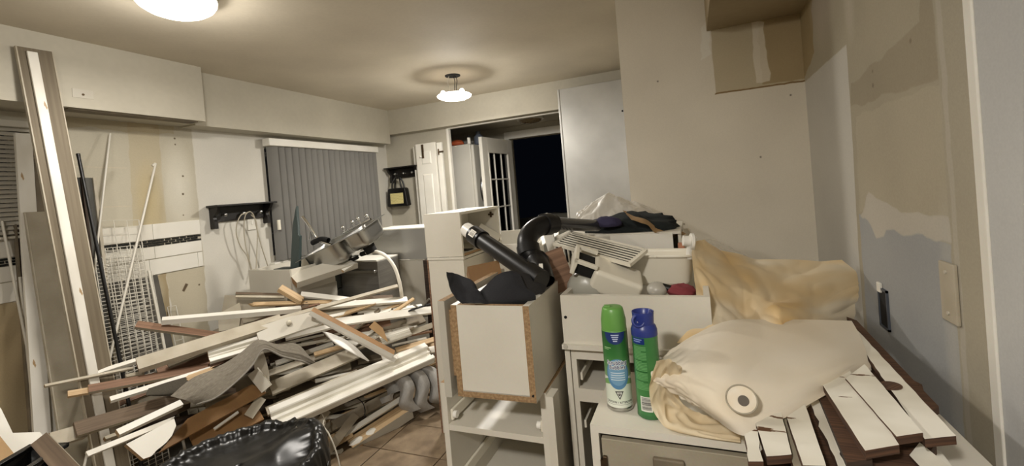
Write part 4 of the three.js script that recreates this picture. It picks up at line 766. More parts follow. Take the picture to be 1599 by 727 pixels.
function plankGeo(L, w, t, shape, q) {
  if (PROFILE[shape]) {
    const s = new THREE.Shape(PROFILE[shape].map(([a, b]) => new THREE.Vector2((a - 0.5) * w, (b - 0.5) * t)));
    return metreUV(new THREE.ExtrudeGeometry(s, { depth: L, bevelEnabled: false }).translate(0, 0, -L / 2).rotateY(Math.PI / 2), q() * 3, q() * 3);
  }
  if (shape === 'broken' || shape === 'split') {                     // one or both ends torn to splinters
    const end = (sx, k) => { const o = []; const n = 7; for (let i = 0; i <= n; i++) o.push([sx * (L / 2 - (i % 2 ? 0 : k) * q() - k * 0.3 * q()), sx * w * (i / n - 0.5)]); return o; };
    const k = Math.min(0.09, L * 0.15), pts = [...end(1, k), ...(shape === 'split' ? end(-1, k) : [[-L / 2, w / 2], [-L / 2, -w / 2]])];
    const g = new THREE.ExtrudeGeometry(new THREE.Shape(pts.map((p) => new THREE.Vector2(...p))), { depth: t, bevelEnabled: false }).translate(0, 0, -t / 2).rotateX(-Math.PI / 2);
    return metreUV(g, q() * 3, q() * 3);
  }
  if (shape === 'mitre') { const pts = [[-L / 2, -w / 2], [L / 2 - w, -w / 2], [L / 2, w / 2], [-L / 2, w / 2]]; return metreUV(new THREE.ExtrudeGeometry(new THREE.Shape(pts.map((p) => new THREE.Vector2(...p))), { depth: t, bevelEnabled: false }).translate(0, 0, -t / 2).rotateX(-Math.PI / 2), q() * 3, q() * 3); }
  const g = new THREE.BoxGeometry(L, t, w); return metreUV(g, q() * 3, q() * 3);
}
const wq = rngOf(2024);
function plank(name, label, p, w, t, fin, o = {}) {                  // p: the two ends of the top face's middle line in the photo
  const A = od(p[0], p[1], dep(p[0], p[1]) + (o.a ?? o.k ?? 0)), B = od(p[2], p[3], dep(p[2], p[3]) + (o.b ?? o.k ?? 0));
  const L = A.distanceTo(B), g = plankGeo(L, w, t, o.shape, wq), f = FIN[fin];
  const m = mesh(name, g, g.groups.length === 6 ? f : g.groups.length === 2 ? [f[2], f[4]] : f[2], null);
  if (PROFILE[o.shape]) m.material = [f[0], f[2]];
  plankFrame(m, A, B, o.tilt ?? 32, t);
  return tag(m, label, o.cat || 'board', o.group);
}
// upper boards, far side first
plank('grey_board', 'grey flat cabinet board standing behind the top of the heap', [347, 482, 446, 484], 0.17, 0.016, 'G', { tilt: 82, k: 0.18 });
plank('brown_strip', 'thin brown edge strip lying on the grey cabinet board', [368, 457, 444, 459], 0.02, 0.012, 'O', { k: 0.16 });
plank('pale_strip', 'thin pale strip just under the brown edge strip on grey board', [368, 462, 444, 463], 0.02, 0.01, 'C', { k: 0.13 });
{ // three-cornered grey panel
  const pts = [[340, 490], [374, 472], [377, 486], [372, 518], [342, 520]].map(([x, y]) => od(x, y, dep(x, y) + 0.12)), c = pts[0], e1 = pts[1].clone().sub(c).normalize(), nn = e1.clone().cross(pts[4].clone().sub(c)).normalize(), e2 = nn.clone().cross(e1);
  const s = new THREE.Shape(pts.map((p) => { const d = p.clone().sub(c); return new THREE.Vector2(d.dot(e1), d.dot(e2)); })), m = solo('corner_board', metreUV(new THREE.ExtrudeGeometry(s, { depth: 0.012, bevelEnabled: false })), M.greige, 'grey five-sided board end leaning against the grey cabinet board', 'board');
  m.position.copy(c); m.quaternion.setFromRotationMatrix(new THREE.Matrix4().makeBasis(e1, e2, nn));
}
plank('cupboard_plank', 'pale grey plank with a brown end, lying from window drawer to dishwasher', [457, 434, 552, 404], 0.13, 0.045, 'GW', { tilt: 24, a: 0.1, b: 0.2 }).material = six(M.mdf, M.laminateGrey, M.mdf, M.laminateGrey);
plank('white_offcut', 'small white offcut lying on the end of the pale grey plank', [533, 420, 552, 408], 0.05, 0.02, 'S', { a: 0.13, b: 0.17 });
plank('white_plank', 'long straight white plank pointing out past the wire shelves', [253, 497, 470, 479], 0.036, 0.03, 'S', { tilt: 20 });
plank('brown_plank', 'reddish brown plank pointing down beneath the long white plank', [213, 505, 345, 523], 0.05, 0.016, 'BW', { tilt: 30, k: 0.02 });
plank('pine_block', 'splintered raw pine piece poking up at the top of heap', [438, 447, 474, 468], 0.045, 0.03, 'P', { shape: 'broken', tilt: 30 });
plank('white_board', 'white board end lying behind the splintered pine piece', [470, 458, 556, 468], 0.045, 0.014, 'S', { tilt: 30, k: 0.06 });
plank('brown_strip', 'brown-edged strip at the foot of the stainless appliance', [556, 465, 613, 462], 0.03, 0.012, 'O', { k: 0.08 });
plank('raw_strip', 'long raw pine strip with torn white end lying across the top', [388, 474, 520, 470], 0.03, 0.012, 'P', { shape: 'split', k: 0.03 });
plank('dark_strip', 'thin dark brown strip under the long raw pine strip', [430, 479, 535, 473], 0.025, 0.012, 'D', { k: 0.05 });
plank('white_plank', 'white plank running level to the hose foot at the top of heap', [495, 477, 636, 466], 0.045, 0.018, 'W', { tilt: 35, k: 0.02 });
plank('painted_plank', 'pale greige plank just beneath the level white plank', [470, 488, 640, 474], 0.05, 0.02, 'C', { tilt: 45, k: 0.05 });
plank('narrow_lath', 'long narrow taupe lath rising diagonally across the top of heap', [330, 526, 621, 445], 0.024, 0.016, 'C', { tilt: 40, k: -0.05 });
plank('white_plank', 'chipped white plank jutting toward the black cloth box', [524, 502, 694, 480], 0.05, 0.024, 'W', { tilt: 50, k: -0.06 });
plank('brown_stick', 'short brown stick standing across the chipped white plank', [612, 488, 646, 465], 0.022, 0.014, 'P', { k: -0.03 });
{
  const d = plank('drawer_front', 'grey drawer front with a clear glass knob lying on the heap', [402, 524, 498, 492], 0.115, 0.02, 'GW', { tilt: 46, k: -0.1 }); d.material = six(M.mdf, M.laminateGrey, M.mdf, M.white);
  d.name = numbered('knobbed_board'); const kb = mesh('knob', new THREE.SphereGeometry(0.016, 18, 12), std({ color: 0xcfc8b6, roughness: 0.08 }), d, V(0.0, 0.024, -0.01)); kb.userData.label = 'clear glass knob';
}
plank('wide_plank', 'broad beige cabinet rail laid across the middle of heap', [214, 567, 440, 497], 0.075, 0.036, 'C', { tilt: 38, k: -0.07 });
plank('wood_scrap', 'thin torn cream splinter under the end of broad beige rail', [195, 586, 226, 580], 0.022, 0.008, 'C', { shape: 'split', k: -0.02 });
plank('white_plank', 'white square stick tucked under the broad beige rail end', [152, 580, 212, 561], 0.024, 0.02, 'S', { tilt: 30, k: -0.03 });
plank('thin_lath', 'pencil-thin taupe lath with a dark tip reaching to the white leaning board', [70, 601, 208, 573], 0.014, 0.01, 'C', { k: -0.03 });
plank('brown_plank', 'reddish brown plank over a pale strip pointing at leaning boards', [138, 606, 325, 572], 0.045, 0.014, 'BW', { tilt: 35, k: -0.04 });
plank('pale_strip', 'pale strip with a rounded tip under the reddish brown plank', [106, 614, 300, 580], 0.03, 0.014, 'P', { tilt: 40, k: -0.02 });
plank('white_moulding', 'white ribbed moulding with a cut end under the broad beige rail', [326, 555, 420, 528], 0.075, 0.03, 'W', { shape: 'casing', tilt: 50, k: -0.09 }).name = numbered('ribbed_plank');
plank('torn_veneer', 'torn cream veneer with a ragged edge over the grey felt', [290, 594, 338, 577], 0.05, 0.004, 'P', { shape: 'split', tilt: 50, k: -0.1 });
plank('white_lath', 'white lath under reddish brown plank, its cut end toward leaning boards', [172, 622, 330, 574], 0.026, 0.018, 'S', { tilt: 35, k: -0.06 });
plank('grooved_plank', 'weathered brown grooved plank with a grey edge, low on the heap', [118, 669, 300, 615], 0.07, 0.018, 'O', { tilt: 42, k: -0.05 });
plank('white_block', 'white board end sticking out under the grooved brown plank', [80, 686, 135, 670], 0.06, 0.03, 'C', { tilt: 60, k: -0.03 });
plank('white_plank', 'white square stick below the grooved brown plank', [184, 674, 284, 627], 0.032, 0.022, 'S', { tilt: 40, k: -0.1 });
plank('short_stick', 'stub of grey stick ending beside the white square stick', [164, 683, 195, 672], 0.018, 0.016, 'G', { k: -0.05 });
plank('thin_lath', 'thin white lath with a nail near its tip, lowest of the overhanging boards', [136, 708, 275, 652], 0.024, 0.01, 'W', { tilt: 40, k: -0.13, shape: 'mitre' });
// broken laminated board with a rounded break
function flatPiece(name, label, cat, px, k, thick, mat, opts = {}) {
  const P = px.map(([x, y]) => od(x, y, dep(x, y) + k)), c = P[0], e1 = P[1].clone().sub(c).normalize(), nn = e1.clone().cross(P[P.length - 1].clone().sub(c)).normalize();
  if (nn.dot(eye.clone().sub(c)) < 0) nn.negate();
  const e2 = nn.clone().cross(e1), s = new THREE.Shape(P.map((p) => { const d = p.clone().sub(c); return new THREE.Vector2(d.dot(e1), d.dot(e2)); }));
  const m = solo(name, metreUV(new THREE.ExtrudeGeometry(s, { depth: thick, bevelEnabled: false }).translate(0, 0, -thick)), mat, label, cat, opts.group);
  m.position.copy(c); m.quaternion.setFromRotationMatrix(new THREE.Matrix4().makeBasis(e1, e2, nn)); return m;
}
flatPiece('broken_board', 'broken white laminated board with a rounded torn edge beside black bag', 'board', [[197, 693], [272, 653], [275, 664], [268, 680], [258, 692], [244, 703], [236, 712], [224, 716]], -0.19, 0.02, [M.white, M.particle]);
flatPiece('drawer_bottom', 'large bare brown drawer bottom facing up behind the black bag', 'drawer', [[248, 706], [293, 653], [394, 596], [414, 606], [416, 612]], -0.08, 0.012, [M.mdf, M.mdf]).name = numbered('brown_drawer_base_board');
plank('brown_board', 'second brown board edge just below the large bare drawer bottom', [300, 690, 405, 640], 0.12, 0.014, 'K', { tilt: 40, k: -0.03 });
plank('lath_scrap', 'thin pale lath lying between the two brown boards', [334, 669, 372, 642], 0.012, 0.01, 'S', { k: -0.07 });
plank('white_block', 'white upright drawer side at the end of brown drawer bottom', [394, 580, 416, 607], 0.06, 0.016, 'L', { tilt: 75, k: -0.1 });
plank('white_block', 'short white block standing behind the black bag', [388, 650, 409, 620], 0.05, 0.03, 'C', { tilt: 50, k: -0.06 });
flatPiece('ragged_board', 'beige board with a ragged edge hanging under the grey felt fold', 'board', [[396, 560], [404, 534], [414, 556], [420, 580], [421, 600], [414, 612], [398, 580]], -0.09, 0.012, [M.cream, M.particle]);
// middle and right of the heap
plank('casing_plank', 'long wide moulded white casing lying across the front of heap', [424, 651, 671, 545], 0.15, 0.05, 'W', { shape: 'casing', tilt: 34, k: -0.1 });
plank('casing_plank', 'second moulded white casing just above the wide front one', [416, 640, 560, 580], 0.06, 0.02, 'C', { shape: 'base', tilt: 40, k: -0.05 });
plank('cream_board', 'broad cream board with split ends in the middle of heap', [422, 606, 560, 547], 0.085, 0.018, 'C', { tilt: 40, k: -0.01 });
plank('cream_board', 'narrow cream board above the broad split one', [414, 584, 545, 538], 0.04, 0.016, 'C', { tilt: 40, k: 0.02 });
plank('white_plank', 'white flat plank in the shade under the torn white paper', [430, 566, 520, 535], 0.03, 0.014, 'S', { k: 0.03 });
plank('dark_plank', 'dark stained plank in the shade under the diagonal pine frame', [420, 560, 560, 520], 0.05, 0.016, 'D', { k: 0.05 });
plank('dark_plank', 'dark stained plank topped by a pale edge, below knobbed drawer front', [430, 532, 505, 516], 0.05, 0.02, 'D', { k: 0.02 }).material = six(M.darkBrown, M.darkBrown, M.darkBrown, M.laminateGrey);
plank('white_plank', 'white sloping-edged plank between knobbed drawer front and torn paper', [445, 524, 540, 500], 0.06, 0.016, 'W', { tilt: 30, k: 0.0, shape: 'base' });
plank('pine_batten', 'diagonal pine frame side with a white front edge, sloping down the heap', [488, 482, 616, 550], 0.055, 0.03, 'P', { tilt: 12, k: -0.14 }).material = six(M.pine, M.mdf, M.pine, M.white);
plank('white_batten', 'white batten along the lower side of the diagonal pine frame', [498, 491, 620, 558], 0.022, 0.034, 'S', { tilt: 18, k: -0.14 });
flatPiece('kraft_scrap', 'brown cardboard triangle standing beside the diagonal pine frame', 'cardboard', [[576, 510], [585, 501], [598, 512], [606, 534]], -0.1, 0.006, [M.kraft, M.kraft]);
plank('fluted_block', 'short white fluted block at the middle of heap', [594, 529, 640, 514], 0.075, 0.022, 'W', { shape: 'fluted', tilt: 32, k: -0.02 });
plank('white_board', 'flat white board lit brightly beside the fluted block', [598, 562, 668, 540], 0.1, 0.014, 'W', { tilt: 24, k: 0.0 });
plank('white_board', 'white board end touching the foot of drawer cabinet', [640, 552, 699, 540], 0.05, 0.016, 'S', { tilt: 35, k: 0.0 });
plank('pine_strip', 'raw pine strip pointing at the drawer cabinet', [618, 546, 698, 523], 0.035, 0.018, 'P', { tilt: 40, k: 0.02 });
plank('pine_strip', 'second raw pine strip lying under the first by drawer cabinet', [622, 553, 699, 532], 0.03, 0.018, 'P', { tilt: 40, k: 0.06, shape: 'split' });
plank('brown_lath', 'brown lath with torn end by the foot of drawer cabinet', [660, 573, 699, 552], 0.035, 0.02, 'P', { shape: 'split', k: -0.02 });
plank('white_scrap', 'white scrap lying beside grey vinyl slats near drawer cabinet', [672, 580, 700, 590], 0.06, 0.01, 'S', { tilt: 30, k: 0.03 });
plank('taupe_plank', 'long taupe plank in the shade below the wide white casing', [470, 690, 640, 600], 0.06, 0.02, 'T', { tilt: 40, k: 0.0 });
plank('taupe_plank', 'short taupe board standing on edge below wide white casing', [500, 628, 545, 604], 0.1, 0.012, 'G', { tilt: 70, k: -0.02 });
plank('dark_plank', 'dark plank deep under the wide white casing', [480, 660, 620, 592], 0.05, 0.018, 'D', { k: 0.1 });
plank('grey_lath', 'grey lath standing up beside the black bag', [476, 690, 512, 640], 0.04, 0.014, 'C', { tilt: 45, k: -0.02 });
plank('white_lath', 'white lath leaning beside the black bag rim', [452, 672, 470, 650], 0.022, 0.014, 'S', { k: -0.08 });
plank('white_lath', 'second white lath leaning by the black bag rim', [462, 678, 484, 648], 0.028, 0.012, 'S', { k: -0.05 });
plank('yellow_scrap', 'yellowish fibreboard scrap behind the white cable', [498, 700, 548, 672], 0.08, 0.008, 'P', { tilt: 35, k: 0.0 });
plank('taupe_board', 'taupe board with a pine end leaning over the yellowish scrap', [506, 712, 556, 646], 0.05, 0.016, 'T', { tilt: 50, k: -0.06 });
{ // stud on the floor with torn paint on its top
  const s = plank('pine_stud', 'pine stud on the tiles with patches of white paint', [546, 692, 638, 632], 0.085, 0.075, 'P', { tilt: 14, k: -0.02 }); s.material = six(M.pine, M.pine, M.pine, M.laminateGrey);
  const q = rngOf(12); for (const [x0, x1] of [[-0.33, -0.24], [-0.21, -0.12], [-0.1, -0.04]]) { const pts = []; for (let k = 0; k < 14; k++) { const a = k / 14 * Math.PI * 2; pts.push(new THREE.Vector2((x0 + x1) / 2 + (x1 - x0) / 2 * Math.cos(a) * (0.8 + 0.35 * q()), -0.012 + 0.024 * Math.sin(a) * (0.8 + 0.4 * q()))); } const m = mesh('paint_patch', metreUV(new THREE.ExtrudeGeometry(new THREE.Shape(pts), { depth: 0.0015, bevelEnabled: false }).rotateX(-Math.PI / 2)), M.white, s, V(0, 0.0375, 0)); m.name = 'paint_patch_' + String(Math.round((x0 + 0.4) * 100)).padStart(3, '0'); }
  const f = mesh('brown_face', metreUV(slabBox(-0.36, -0.14, -0.036, 0.02, 0.0425, 0.05, 0.002)), M.mdf, s); f.userData.label = 'brown stained front piece';
}
plank('white_lath', 'white lath lying along the back of the pine stud', [537, 678, 632, 618], 0.03, 0.02, 'S', { tilt: 40, k: -0.01 });
plank('paper_scrap', 'white paper scrap flat on the tiles under the pine stud', [585, 694, 612, 668], 0.09, 0.003, 'S', { tilt: 0, k: 0.06, cat: 'paper' });
plank('white_scrap', 'white drywall scrap behind the back of pine stud', [572, 652, 612, 632], 0.05, 0.012, 'C', { shape: 'split', k: 0.03 });
// grey felt draped over the heap
{
  const g = [[[266, 618, -0.2], [300, 590, -0.19], [335, 575, -0.17], [372, 553, -0.16], [404, 530, -0.15], [432, 537, -0.15], [462, 536, -0.14], [488, 560, -0.15]],
    [[288, 624, -0.21], [318, 606, -0.21], [352, 585, -0.2], [385, 561, -0.19], [410, 537, -0.18], [440, 548, -0.17], [468, 553, -0.17], [492, 565, -0.16]],
    [[306, 631, -0.19], [334, 622, -0.21], [366, 598, -0.21], [394, 570, -0.2], [412, 545, -0.19], [441, 556, -0.17], [470, 563, -0.17], [484, 568, -0.15]]].map((r) => r.map(([x, y, k]) => od(x, y, dep(x, y) + k)));
  const t = thing('felt_mat', 'grey felt strip draped in a double hump over the heap', 'felt');
  part('felt', sheet(g, 70, 24, (u, v) => 0.003 * noise.noise(u * 12, v * 5, 3) - 0.004 * Math.exp(-(((v - 0.5) / 0.06) ** 2))), new THREE.MeshStandardMaterial({ map: M.felt.map, color: 0xe6e2da, roughness: 1, side: THREE.DoubleSide }), t);
  const edge = new THREE.CatmullRomCurve3(g[2], false, 'centripetal'); part('hem', new THREE.TubeGeometry(edge, 70, 0.005, 6, false), M.felt, t);
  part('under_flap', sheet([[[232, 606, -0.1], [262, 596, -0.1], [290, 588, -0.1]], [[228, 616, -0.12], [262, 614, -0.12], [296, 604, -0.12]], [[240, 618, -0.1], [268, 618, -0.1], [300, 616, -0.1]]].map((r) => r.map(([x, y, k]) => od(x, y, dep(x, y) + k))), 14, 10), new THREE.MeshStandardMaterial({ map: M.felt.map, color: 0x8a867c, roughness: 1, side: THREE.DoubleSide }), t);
}
{ // curled white sheet
  const g = [[[502, 516, -0.1], [520, 521, -0.12], [545, 533, -0.13], [562, 548, -0.12], [577, 563, -0.1]], [[506, 520, -0.08], [520, 532, -0.15], [540, 545, -0.17], [560, 556, -0.14], [576, 563, -0.1]], [[512, 526, -0.07], [524, 537, -0.1], [543, 545, -0.12], [562, 557, -0.11], [575, 564, -0.09]]].map((r) => r.map(([x, y, k]) => od(x, y, dep(x, y) + k)));
  solo('torn_paper', sheet(g, 30, 12, (u, v) => 0.004 * noise.noise(u * 5, v * 3, 9)), std({ color: 0xf4f2ec, roughness: 0.6, side: THREE.DoubleSide }), 'curled torn white sheet hanging below the diagonal pine frame', 'paper');
}
{ // vinyl blind slats flopped on the floor
  const t = thing('vinyl_slats', 'bundle of grey vinyl blind strips flopped over beside drawer cabinet', 'blind strips'); t.name = numbered('vinyl_blind');
  const vin = new THREE.MeshStandardMaterial({ map: M.vinyl.map, roughness: 0.45, side: THREE.DoubleSide });
  const strips = [[[606, 588, 0], [626, 590, -0.04], [636, 606, -0.06], [634, 628, -0.03], [646, 642, 0.0]], [[622, 580, 0.01], [648, 582, -0.05], [660, 602, -0.07], [656, 630, -0.04], [668, 640, 0]], [[640, 574, 0.02], [668, 578, -0.03], [682, 600, -0.05], [682, 622, -0.03], [694, 626, 0.01]], [[600, 596, 0.03], [613, 602, 0], [616, 612, -0.02], [604, 618, -0.02], [602, 628, 0]]];
  strips.forEach((s, i) => part('vinyl_strip', sheet([-15, -5, 5, 15].map((w) => s.map(([x, y, k]) => od(x + w * 0.75, y - w * 0.28, dep(x, y) + k - 0.03 - 0.00015 * (225 - w * w) + 0.02 * (i % 2)))), 40, 8), vin, t));
}
// cables and small litter
{
  const w = (pts, k) => pts.map(([x, y]) => od(x, y, dep(x, y) + k)), t = thing('white_cable', 'thin white cable looping down beside the black bag', 'cable');
  part('cable_run', tube(w([[506, 655], [505, 664], [513, 676], [521, 694], [527, 712], [531, 730]], -0.14), 0.0045, 40, 6), M.wire, t);
  part('cable_loop', tube(w([[475, 652], [484, 664], [487, 676], [489, 688]], -0.1), 0.0035, 20, 6), M.cream, t); part('cable_loop', tube(w([[486, 667], [500, 669], [508, 660], [504, 648], [500, 640]], -0.1), 0.003, 24, 6), M.cream, t);
}
{
  const w = (pts, k) => pts.map(([x, y]) => od(x, y, dep(x, y) + k));
  solo('thin_wire', tube(w([[556, 620], [566, 628], [570, 640], [569, 650]], -0.08), 0.003, 20, 6), M.dark, 'thin dark wire arching below the wide white casing', 'wire');
}
{ // metal bits on the chipped white plank
  const t = thing('metal_bracket', 'dark metal bracket bits lying on the chipped white plank', 'bracket', od(662, 478, dep(662, 478) - 0.1)); t.rotation.set(0.2, 0.5, 0.1);
  part('plate', slabBox(-0.11, 0.06, 0, 0.006, -0.012, 0.012, 0.001), M.dark, t); part('arm', bar(V(0, 0.004, 0), V(0.05, 0.045, 0), 0.006, 8), M.steel, t); part('arm', bar(V(0.05, 0.045, 0), V(0.07, 0.004, 0), 0.005, 8), M.steel, t); part('arm', bar(V(-0.04, 0.004, 0), V(-0.07, 0.05, 0.01), 0.006, 8), M.chrome, t);
}
// smaller strips and offcuts lying loose on the heap, each told apart by tone, size and what lies nearest
{
  const anchors = [[250, 497, 'the long straight white plank'], [360, 540, 'the broad beige cabinet rail'], [450, 505, 'the knobbed drawer front'], [380, 590, 'the grey felt mat'], [470, 550, 'the felt mat fold'], [550, 520, 'the diagonal pine side'], [545, 545, 'the torn white sheet'], [615, 520, 'the fluted block'], [540, 610, 'the moulded white casing'], [490, 580, 'the broad cream board'], [600, 490, 'the chipped white plank'], [340, 640, 'the bare drawer bottom'], [230, 655, 'the grooved brown plank'], [590, 660, 'the pine stud'], [640, 600, 'the vinyl strips'], [500, 690, 'the white cable'], [450, 470, 'the splintered pine piece'], [660, 540, 'the drawer cabinet foot'], [570, 466, 'the stainless appliance']];
  const tones = [['S', 'white'], ['W', 'chipped white'], ['S', 'white'], ['C', 'cream'], ['C', 'cream'], ['G', 'greige'], ['T', 'taupe'], ['P', 'raw pine'], ['B', 'reddish brown'], ['GW', 'pale grey'], ['W', 'chipped white'], ['O', 'weathered brown']];
  const q = rngOf(4411), seen = new Set(), region = [[330, 520], [430, 470], [640, 462], [690, 495], [698, 556], [640, 600], [560, 660], [500, 700], [440, 640], [420, 560]];
  const inside = (x, y) => { let c = false; for (let i = 0, j = region.length - 1; i < region.length; j = i++) { const [a, b] = region[i], [d, e] = region[j]; if ((b > y) !== (e > y) && x < (d - a) * (y - b) / (e - b) + a) c = !c; } return c; };
  let n = 0;
  for (let tries = 0; tries < 3000 && n < 70; tries++) {
    const x = 330 + q() * 370, y = 462 + q() * 235, half = 18 + q() * q() * 70, slope = -0.26 + (q() - 0.5) * (q() < 0.2 ? 1.2 : 0.3), w = 0.014 + q() * q() * 0.045, tone = tones[Math.floor(q() * tones.length)], kk = q();
    const p = [x - half, y - slope * half * -1 * -1 + 0, x + half, y + slope * half]; p[1] = y - slope * half;
    if (!inside(p[0], p[1]) || !inside(p[2], p[3])) continue;
    const k = -0.005 + kk * 0.055, A = od(p[0], p[1], dep(p[0], p[1]) + k), B = od(p[2], p[3], dep(p[2], p[3]) + k); if (A.y < 0.03 || B.y < 0.03) continue;
    const L = A.distanceTo(B), near = anchors.map((a) => [Math.hypot(a[0] - x, a[1] - y), a]).sort((a, b) => a[0] - b[0])[0][1], size = L > 0.42 ? 'long' : L < 0.24 ? 'short' : w > 0.035 ? 'broad' : 'slim', what = L < 0.24 ? 'offcut' : w > 0.03 ? 'board' : 'strip', rel = y < near[1] - 12 ? 'just above' : y > near[1] + 12 ? 'just below' : x < near[0] ? 'before' : 'beside';
    const label = `${size} ${tone[1]} ${what} lying ${rel} ${near[2]}`; if (seen.has(label)) continue; seen.add(label);
    plank(what === 'board' ? 'loose_board' : what === 'strip' ? 'loose_strip' : 'wood_offcut', label, p, w, 0.008 + 0.01 * q(), tone[0], { k, tilt: 15 + q() * 45, shape: q() < 0.25 ? 'broken' : q() < 0.3 ? 'mitre' : null }); n++;
  }
}
// boards deep in the heap that nothing tells apart, mostly coloured dark to deepen the shade
{
  const hull = [[150, 640], [335, 512], [400, 486], [450, 462], [640, 470], [690, 505], [697, 560], [640, 632], [560, 690], [480, 700], [410, 660], [330, 680], [230, 690]];
  const inside = (x, y) => { let c = false; for (let i = 0, j = hull.length - 1; i < hull.length; j = i++) { const [a, b] = hull[i], [d, e] = hull[j]; if ((b > y) !== (e > y) && x < (d - a) * (y - b) / (e - b) + a) c = !c; } return c; };
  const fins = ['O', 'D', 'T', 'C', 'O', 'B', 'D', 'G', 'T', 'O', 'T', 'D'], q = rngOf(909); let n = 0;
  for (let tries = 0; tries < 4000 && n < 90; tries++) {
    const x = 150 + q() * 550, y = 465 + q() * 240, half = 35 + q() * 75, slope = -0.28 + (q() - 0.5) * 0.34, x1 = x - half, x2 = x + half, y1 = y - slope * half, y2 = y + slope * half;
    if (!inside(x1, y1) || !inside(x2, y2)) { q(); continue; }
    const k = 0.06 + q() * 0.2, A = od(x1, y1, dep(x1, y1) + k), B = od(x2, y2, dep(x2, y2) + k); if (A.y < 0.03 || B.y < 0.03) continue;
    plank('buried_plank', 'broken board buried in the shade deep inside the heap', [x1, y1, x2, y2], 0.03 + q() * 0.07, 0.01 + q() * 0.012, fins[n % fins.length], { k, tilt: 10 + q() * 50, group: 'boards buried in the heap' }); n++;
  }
}

// ───────────── black bag, tray and board in the near corner ─────────────
{
  const t = thing('rubbish_bag', 'black glossy plastic rubbish bag with a crinkled rim, below the heap', 'rubbish bag', oy(372, 790, 0.0).setY(0));
  const c = od(372, 740, 1.62); t.position.set(c.x, 0, c.z);
  const top = c.y + 0.05, film = new THREE.MeshStandardMaterial({ color: 0x030303, roughness: 0.34, side: THREE.DoubleSide });
  const prof = [[0.001, 0.004], [0.2, 0.004], [0.25, 0.06], [0.285, top * 0.5], [0.3, top * 0.8], [0.3, top - 0.06], [0.292, top - 0.012], [0.28, top], [0.262, top - 0.006], [0.24, top - 0.03], [0.18, top - 0.045], [0.1, top - 0.04], [0.001, top - 0.035]];
  const curve = new THREE.SplineCurve(prof.map((p) => new THREE.Vector2(...p))), g = new THREE.LatheGeometry(curve.getPoints(110), 220), P = g.attributes.position;
  for (let i = 0; i < P.count; i++) {
    const x = P.getX(i), y = P.getY(i), z = P.getZ(i), r = Math.hypot(x, z); if (r < 0.01) continue;
    const a = Math.atan2(z, x), c = Math.cos(a), s = Math.sin(a), side = Math.min(1, Math.max(0, (r - 0.2) / 0.08)), k = side * (0.014 * ridge(c * 4, y * 2.2, s * 4) + 0.008 * ridge(c * 13, y * 3, s * 13 + 4) - 0.01);
    const hump = 0.06 * Math.exp(-((x - 0.1) ** 2 + (z + 0.17) ** 2) / 0.011), pile = (1 - side) * (0.012 * ridge(x * 4, z * 4, 3) + 0.003 * noise.noise(x * 16, z * 16, 7)) + 0.012 * side * noise.noise(c * 9, s * 9, 2) + 0.005 * side * noise.noise(c * 26, s * 26, 5);
    P.setXYZ(i, x * (1 + k / r), y > 0.1 ? y + pile + hump : y, z * (1 + k / r));
  }
  g.computeVertexNormals(); part('bag', g, film, t);
  part('drawstring', tube(Array.from({ length: 14 }, (_, i) => { const a = i / 14 * Math.PI * 2; return V(0.306 * Math.cos(a), top - 0.075 + 0.01 * Math.sin(a * 5), 0.306 * Math.sin(a)); }), 0.004, 80, 6, true), M.black, t);
}
flatPiece('white_board', 'white L-shaped board corner lying flat beside the black tray', 'board', [[-30, 600], [2, 638], [19, 676], [66, 671], [78, 684], [84, 740], [20, 735], [-30, 690]], -0.5, 0.02, [M.white, M.particle]);
flatPiece('orange_board', 'orange-brown raw board corner under the white L-shaped board', 'board', [[-30, 655], [0, 680], [24, 712], [10, 740], [-30, 740]], -0.54, 0.016, [M.kraft, M.kraft]);
{
  const o = od(46, 692, 1.12), ex = od(-10, 724, 1.02).sub(o).normalize(), dn = od(80, 745, 0.98).sub(o), ez = dn.addScaledVector(ex, -dn.dot(ex)).normalize(), up = ez.clone().cross(ex).normalize(); if (up.y < 0) up.negate();
  const t = thing('black_tray', 'glossy black tray corner lying in front of the leaning boards', 'tray', o); t.quaternion.setFromRotationMatrix(new THREE.Matrix4().makeBasis(ex, up, ex.clone().cross(up))); if (ex.clone().cross(up).dot(ez) < 0) t.scale.z = 1;
  const sgn = ex.clone().cross(up).dot(ez) > 0 ? 1 : -1, W = 0.2, D = 0.085, gl = std({ color: 0x0b0b0b, roughness: 0.2 });
  const Zb = (a, b) => (sgn > 0 ? [a, b] : [-b, -a]);
  part('rim', merge([slabBox(0, W, -0.012, 0, ...Zb(0, 0.014), 0.003), slabBox(0, W, -0.012, 0, ...Zb(D - 0.014, D), 0.003), slabBox(0, 0.014, -0.012, 0, ...Zb(0, D), 0.003), slabBox(W - 0.014, W, -0.012, 0, ...Zb(0, D), 0.003)]), gl, t);
  const wall = (x0, x1, z0, z1, rx, rz) => { const b = box(x1 - x0, 0.05, z1 - z0); b.rotateX(rx * sgn); b.rotateZ(rz); b.translate((x0 + x1) / 2, -0.026, sgn * (z0 + z1) / 2); return b; };
  part('sloping_side', merge([wall(0.01, W - 0.01, 0.018, 0.021, -0.5, 0), wall(0.01, W - 0.01, D - 0.021, D - 0.018, 0.5, 0), wall(0.018, 0.021, 0.01, D - 0.01, 0, 0.5), wall(W - 0.021, W - 0.018, 0.01, D - 0.01, 0, -0.5)]), gl, t);
  part('tray_floor', slabBox(0.02, W - 0.02, -0.052, -0.048, ...Zb(0.02, D - 0.02)), gl, t);
}
{
  const A = od(60, 684, 1.12), B = od(116, 745, 0.98), m = solo('grey_brown_slat', plankGeo(A.distanceTo(B), 0.034, 0.016, null, wq), FIN.O, 'grey-brown wooden slat lying along the edge of black tray', 'board'); plankFrame(m, A, B, 30, 0.016); m.name = numbered('brown_lath');
}

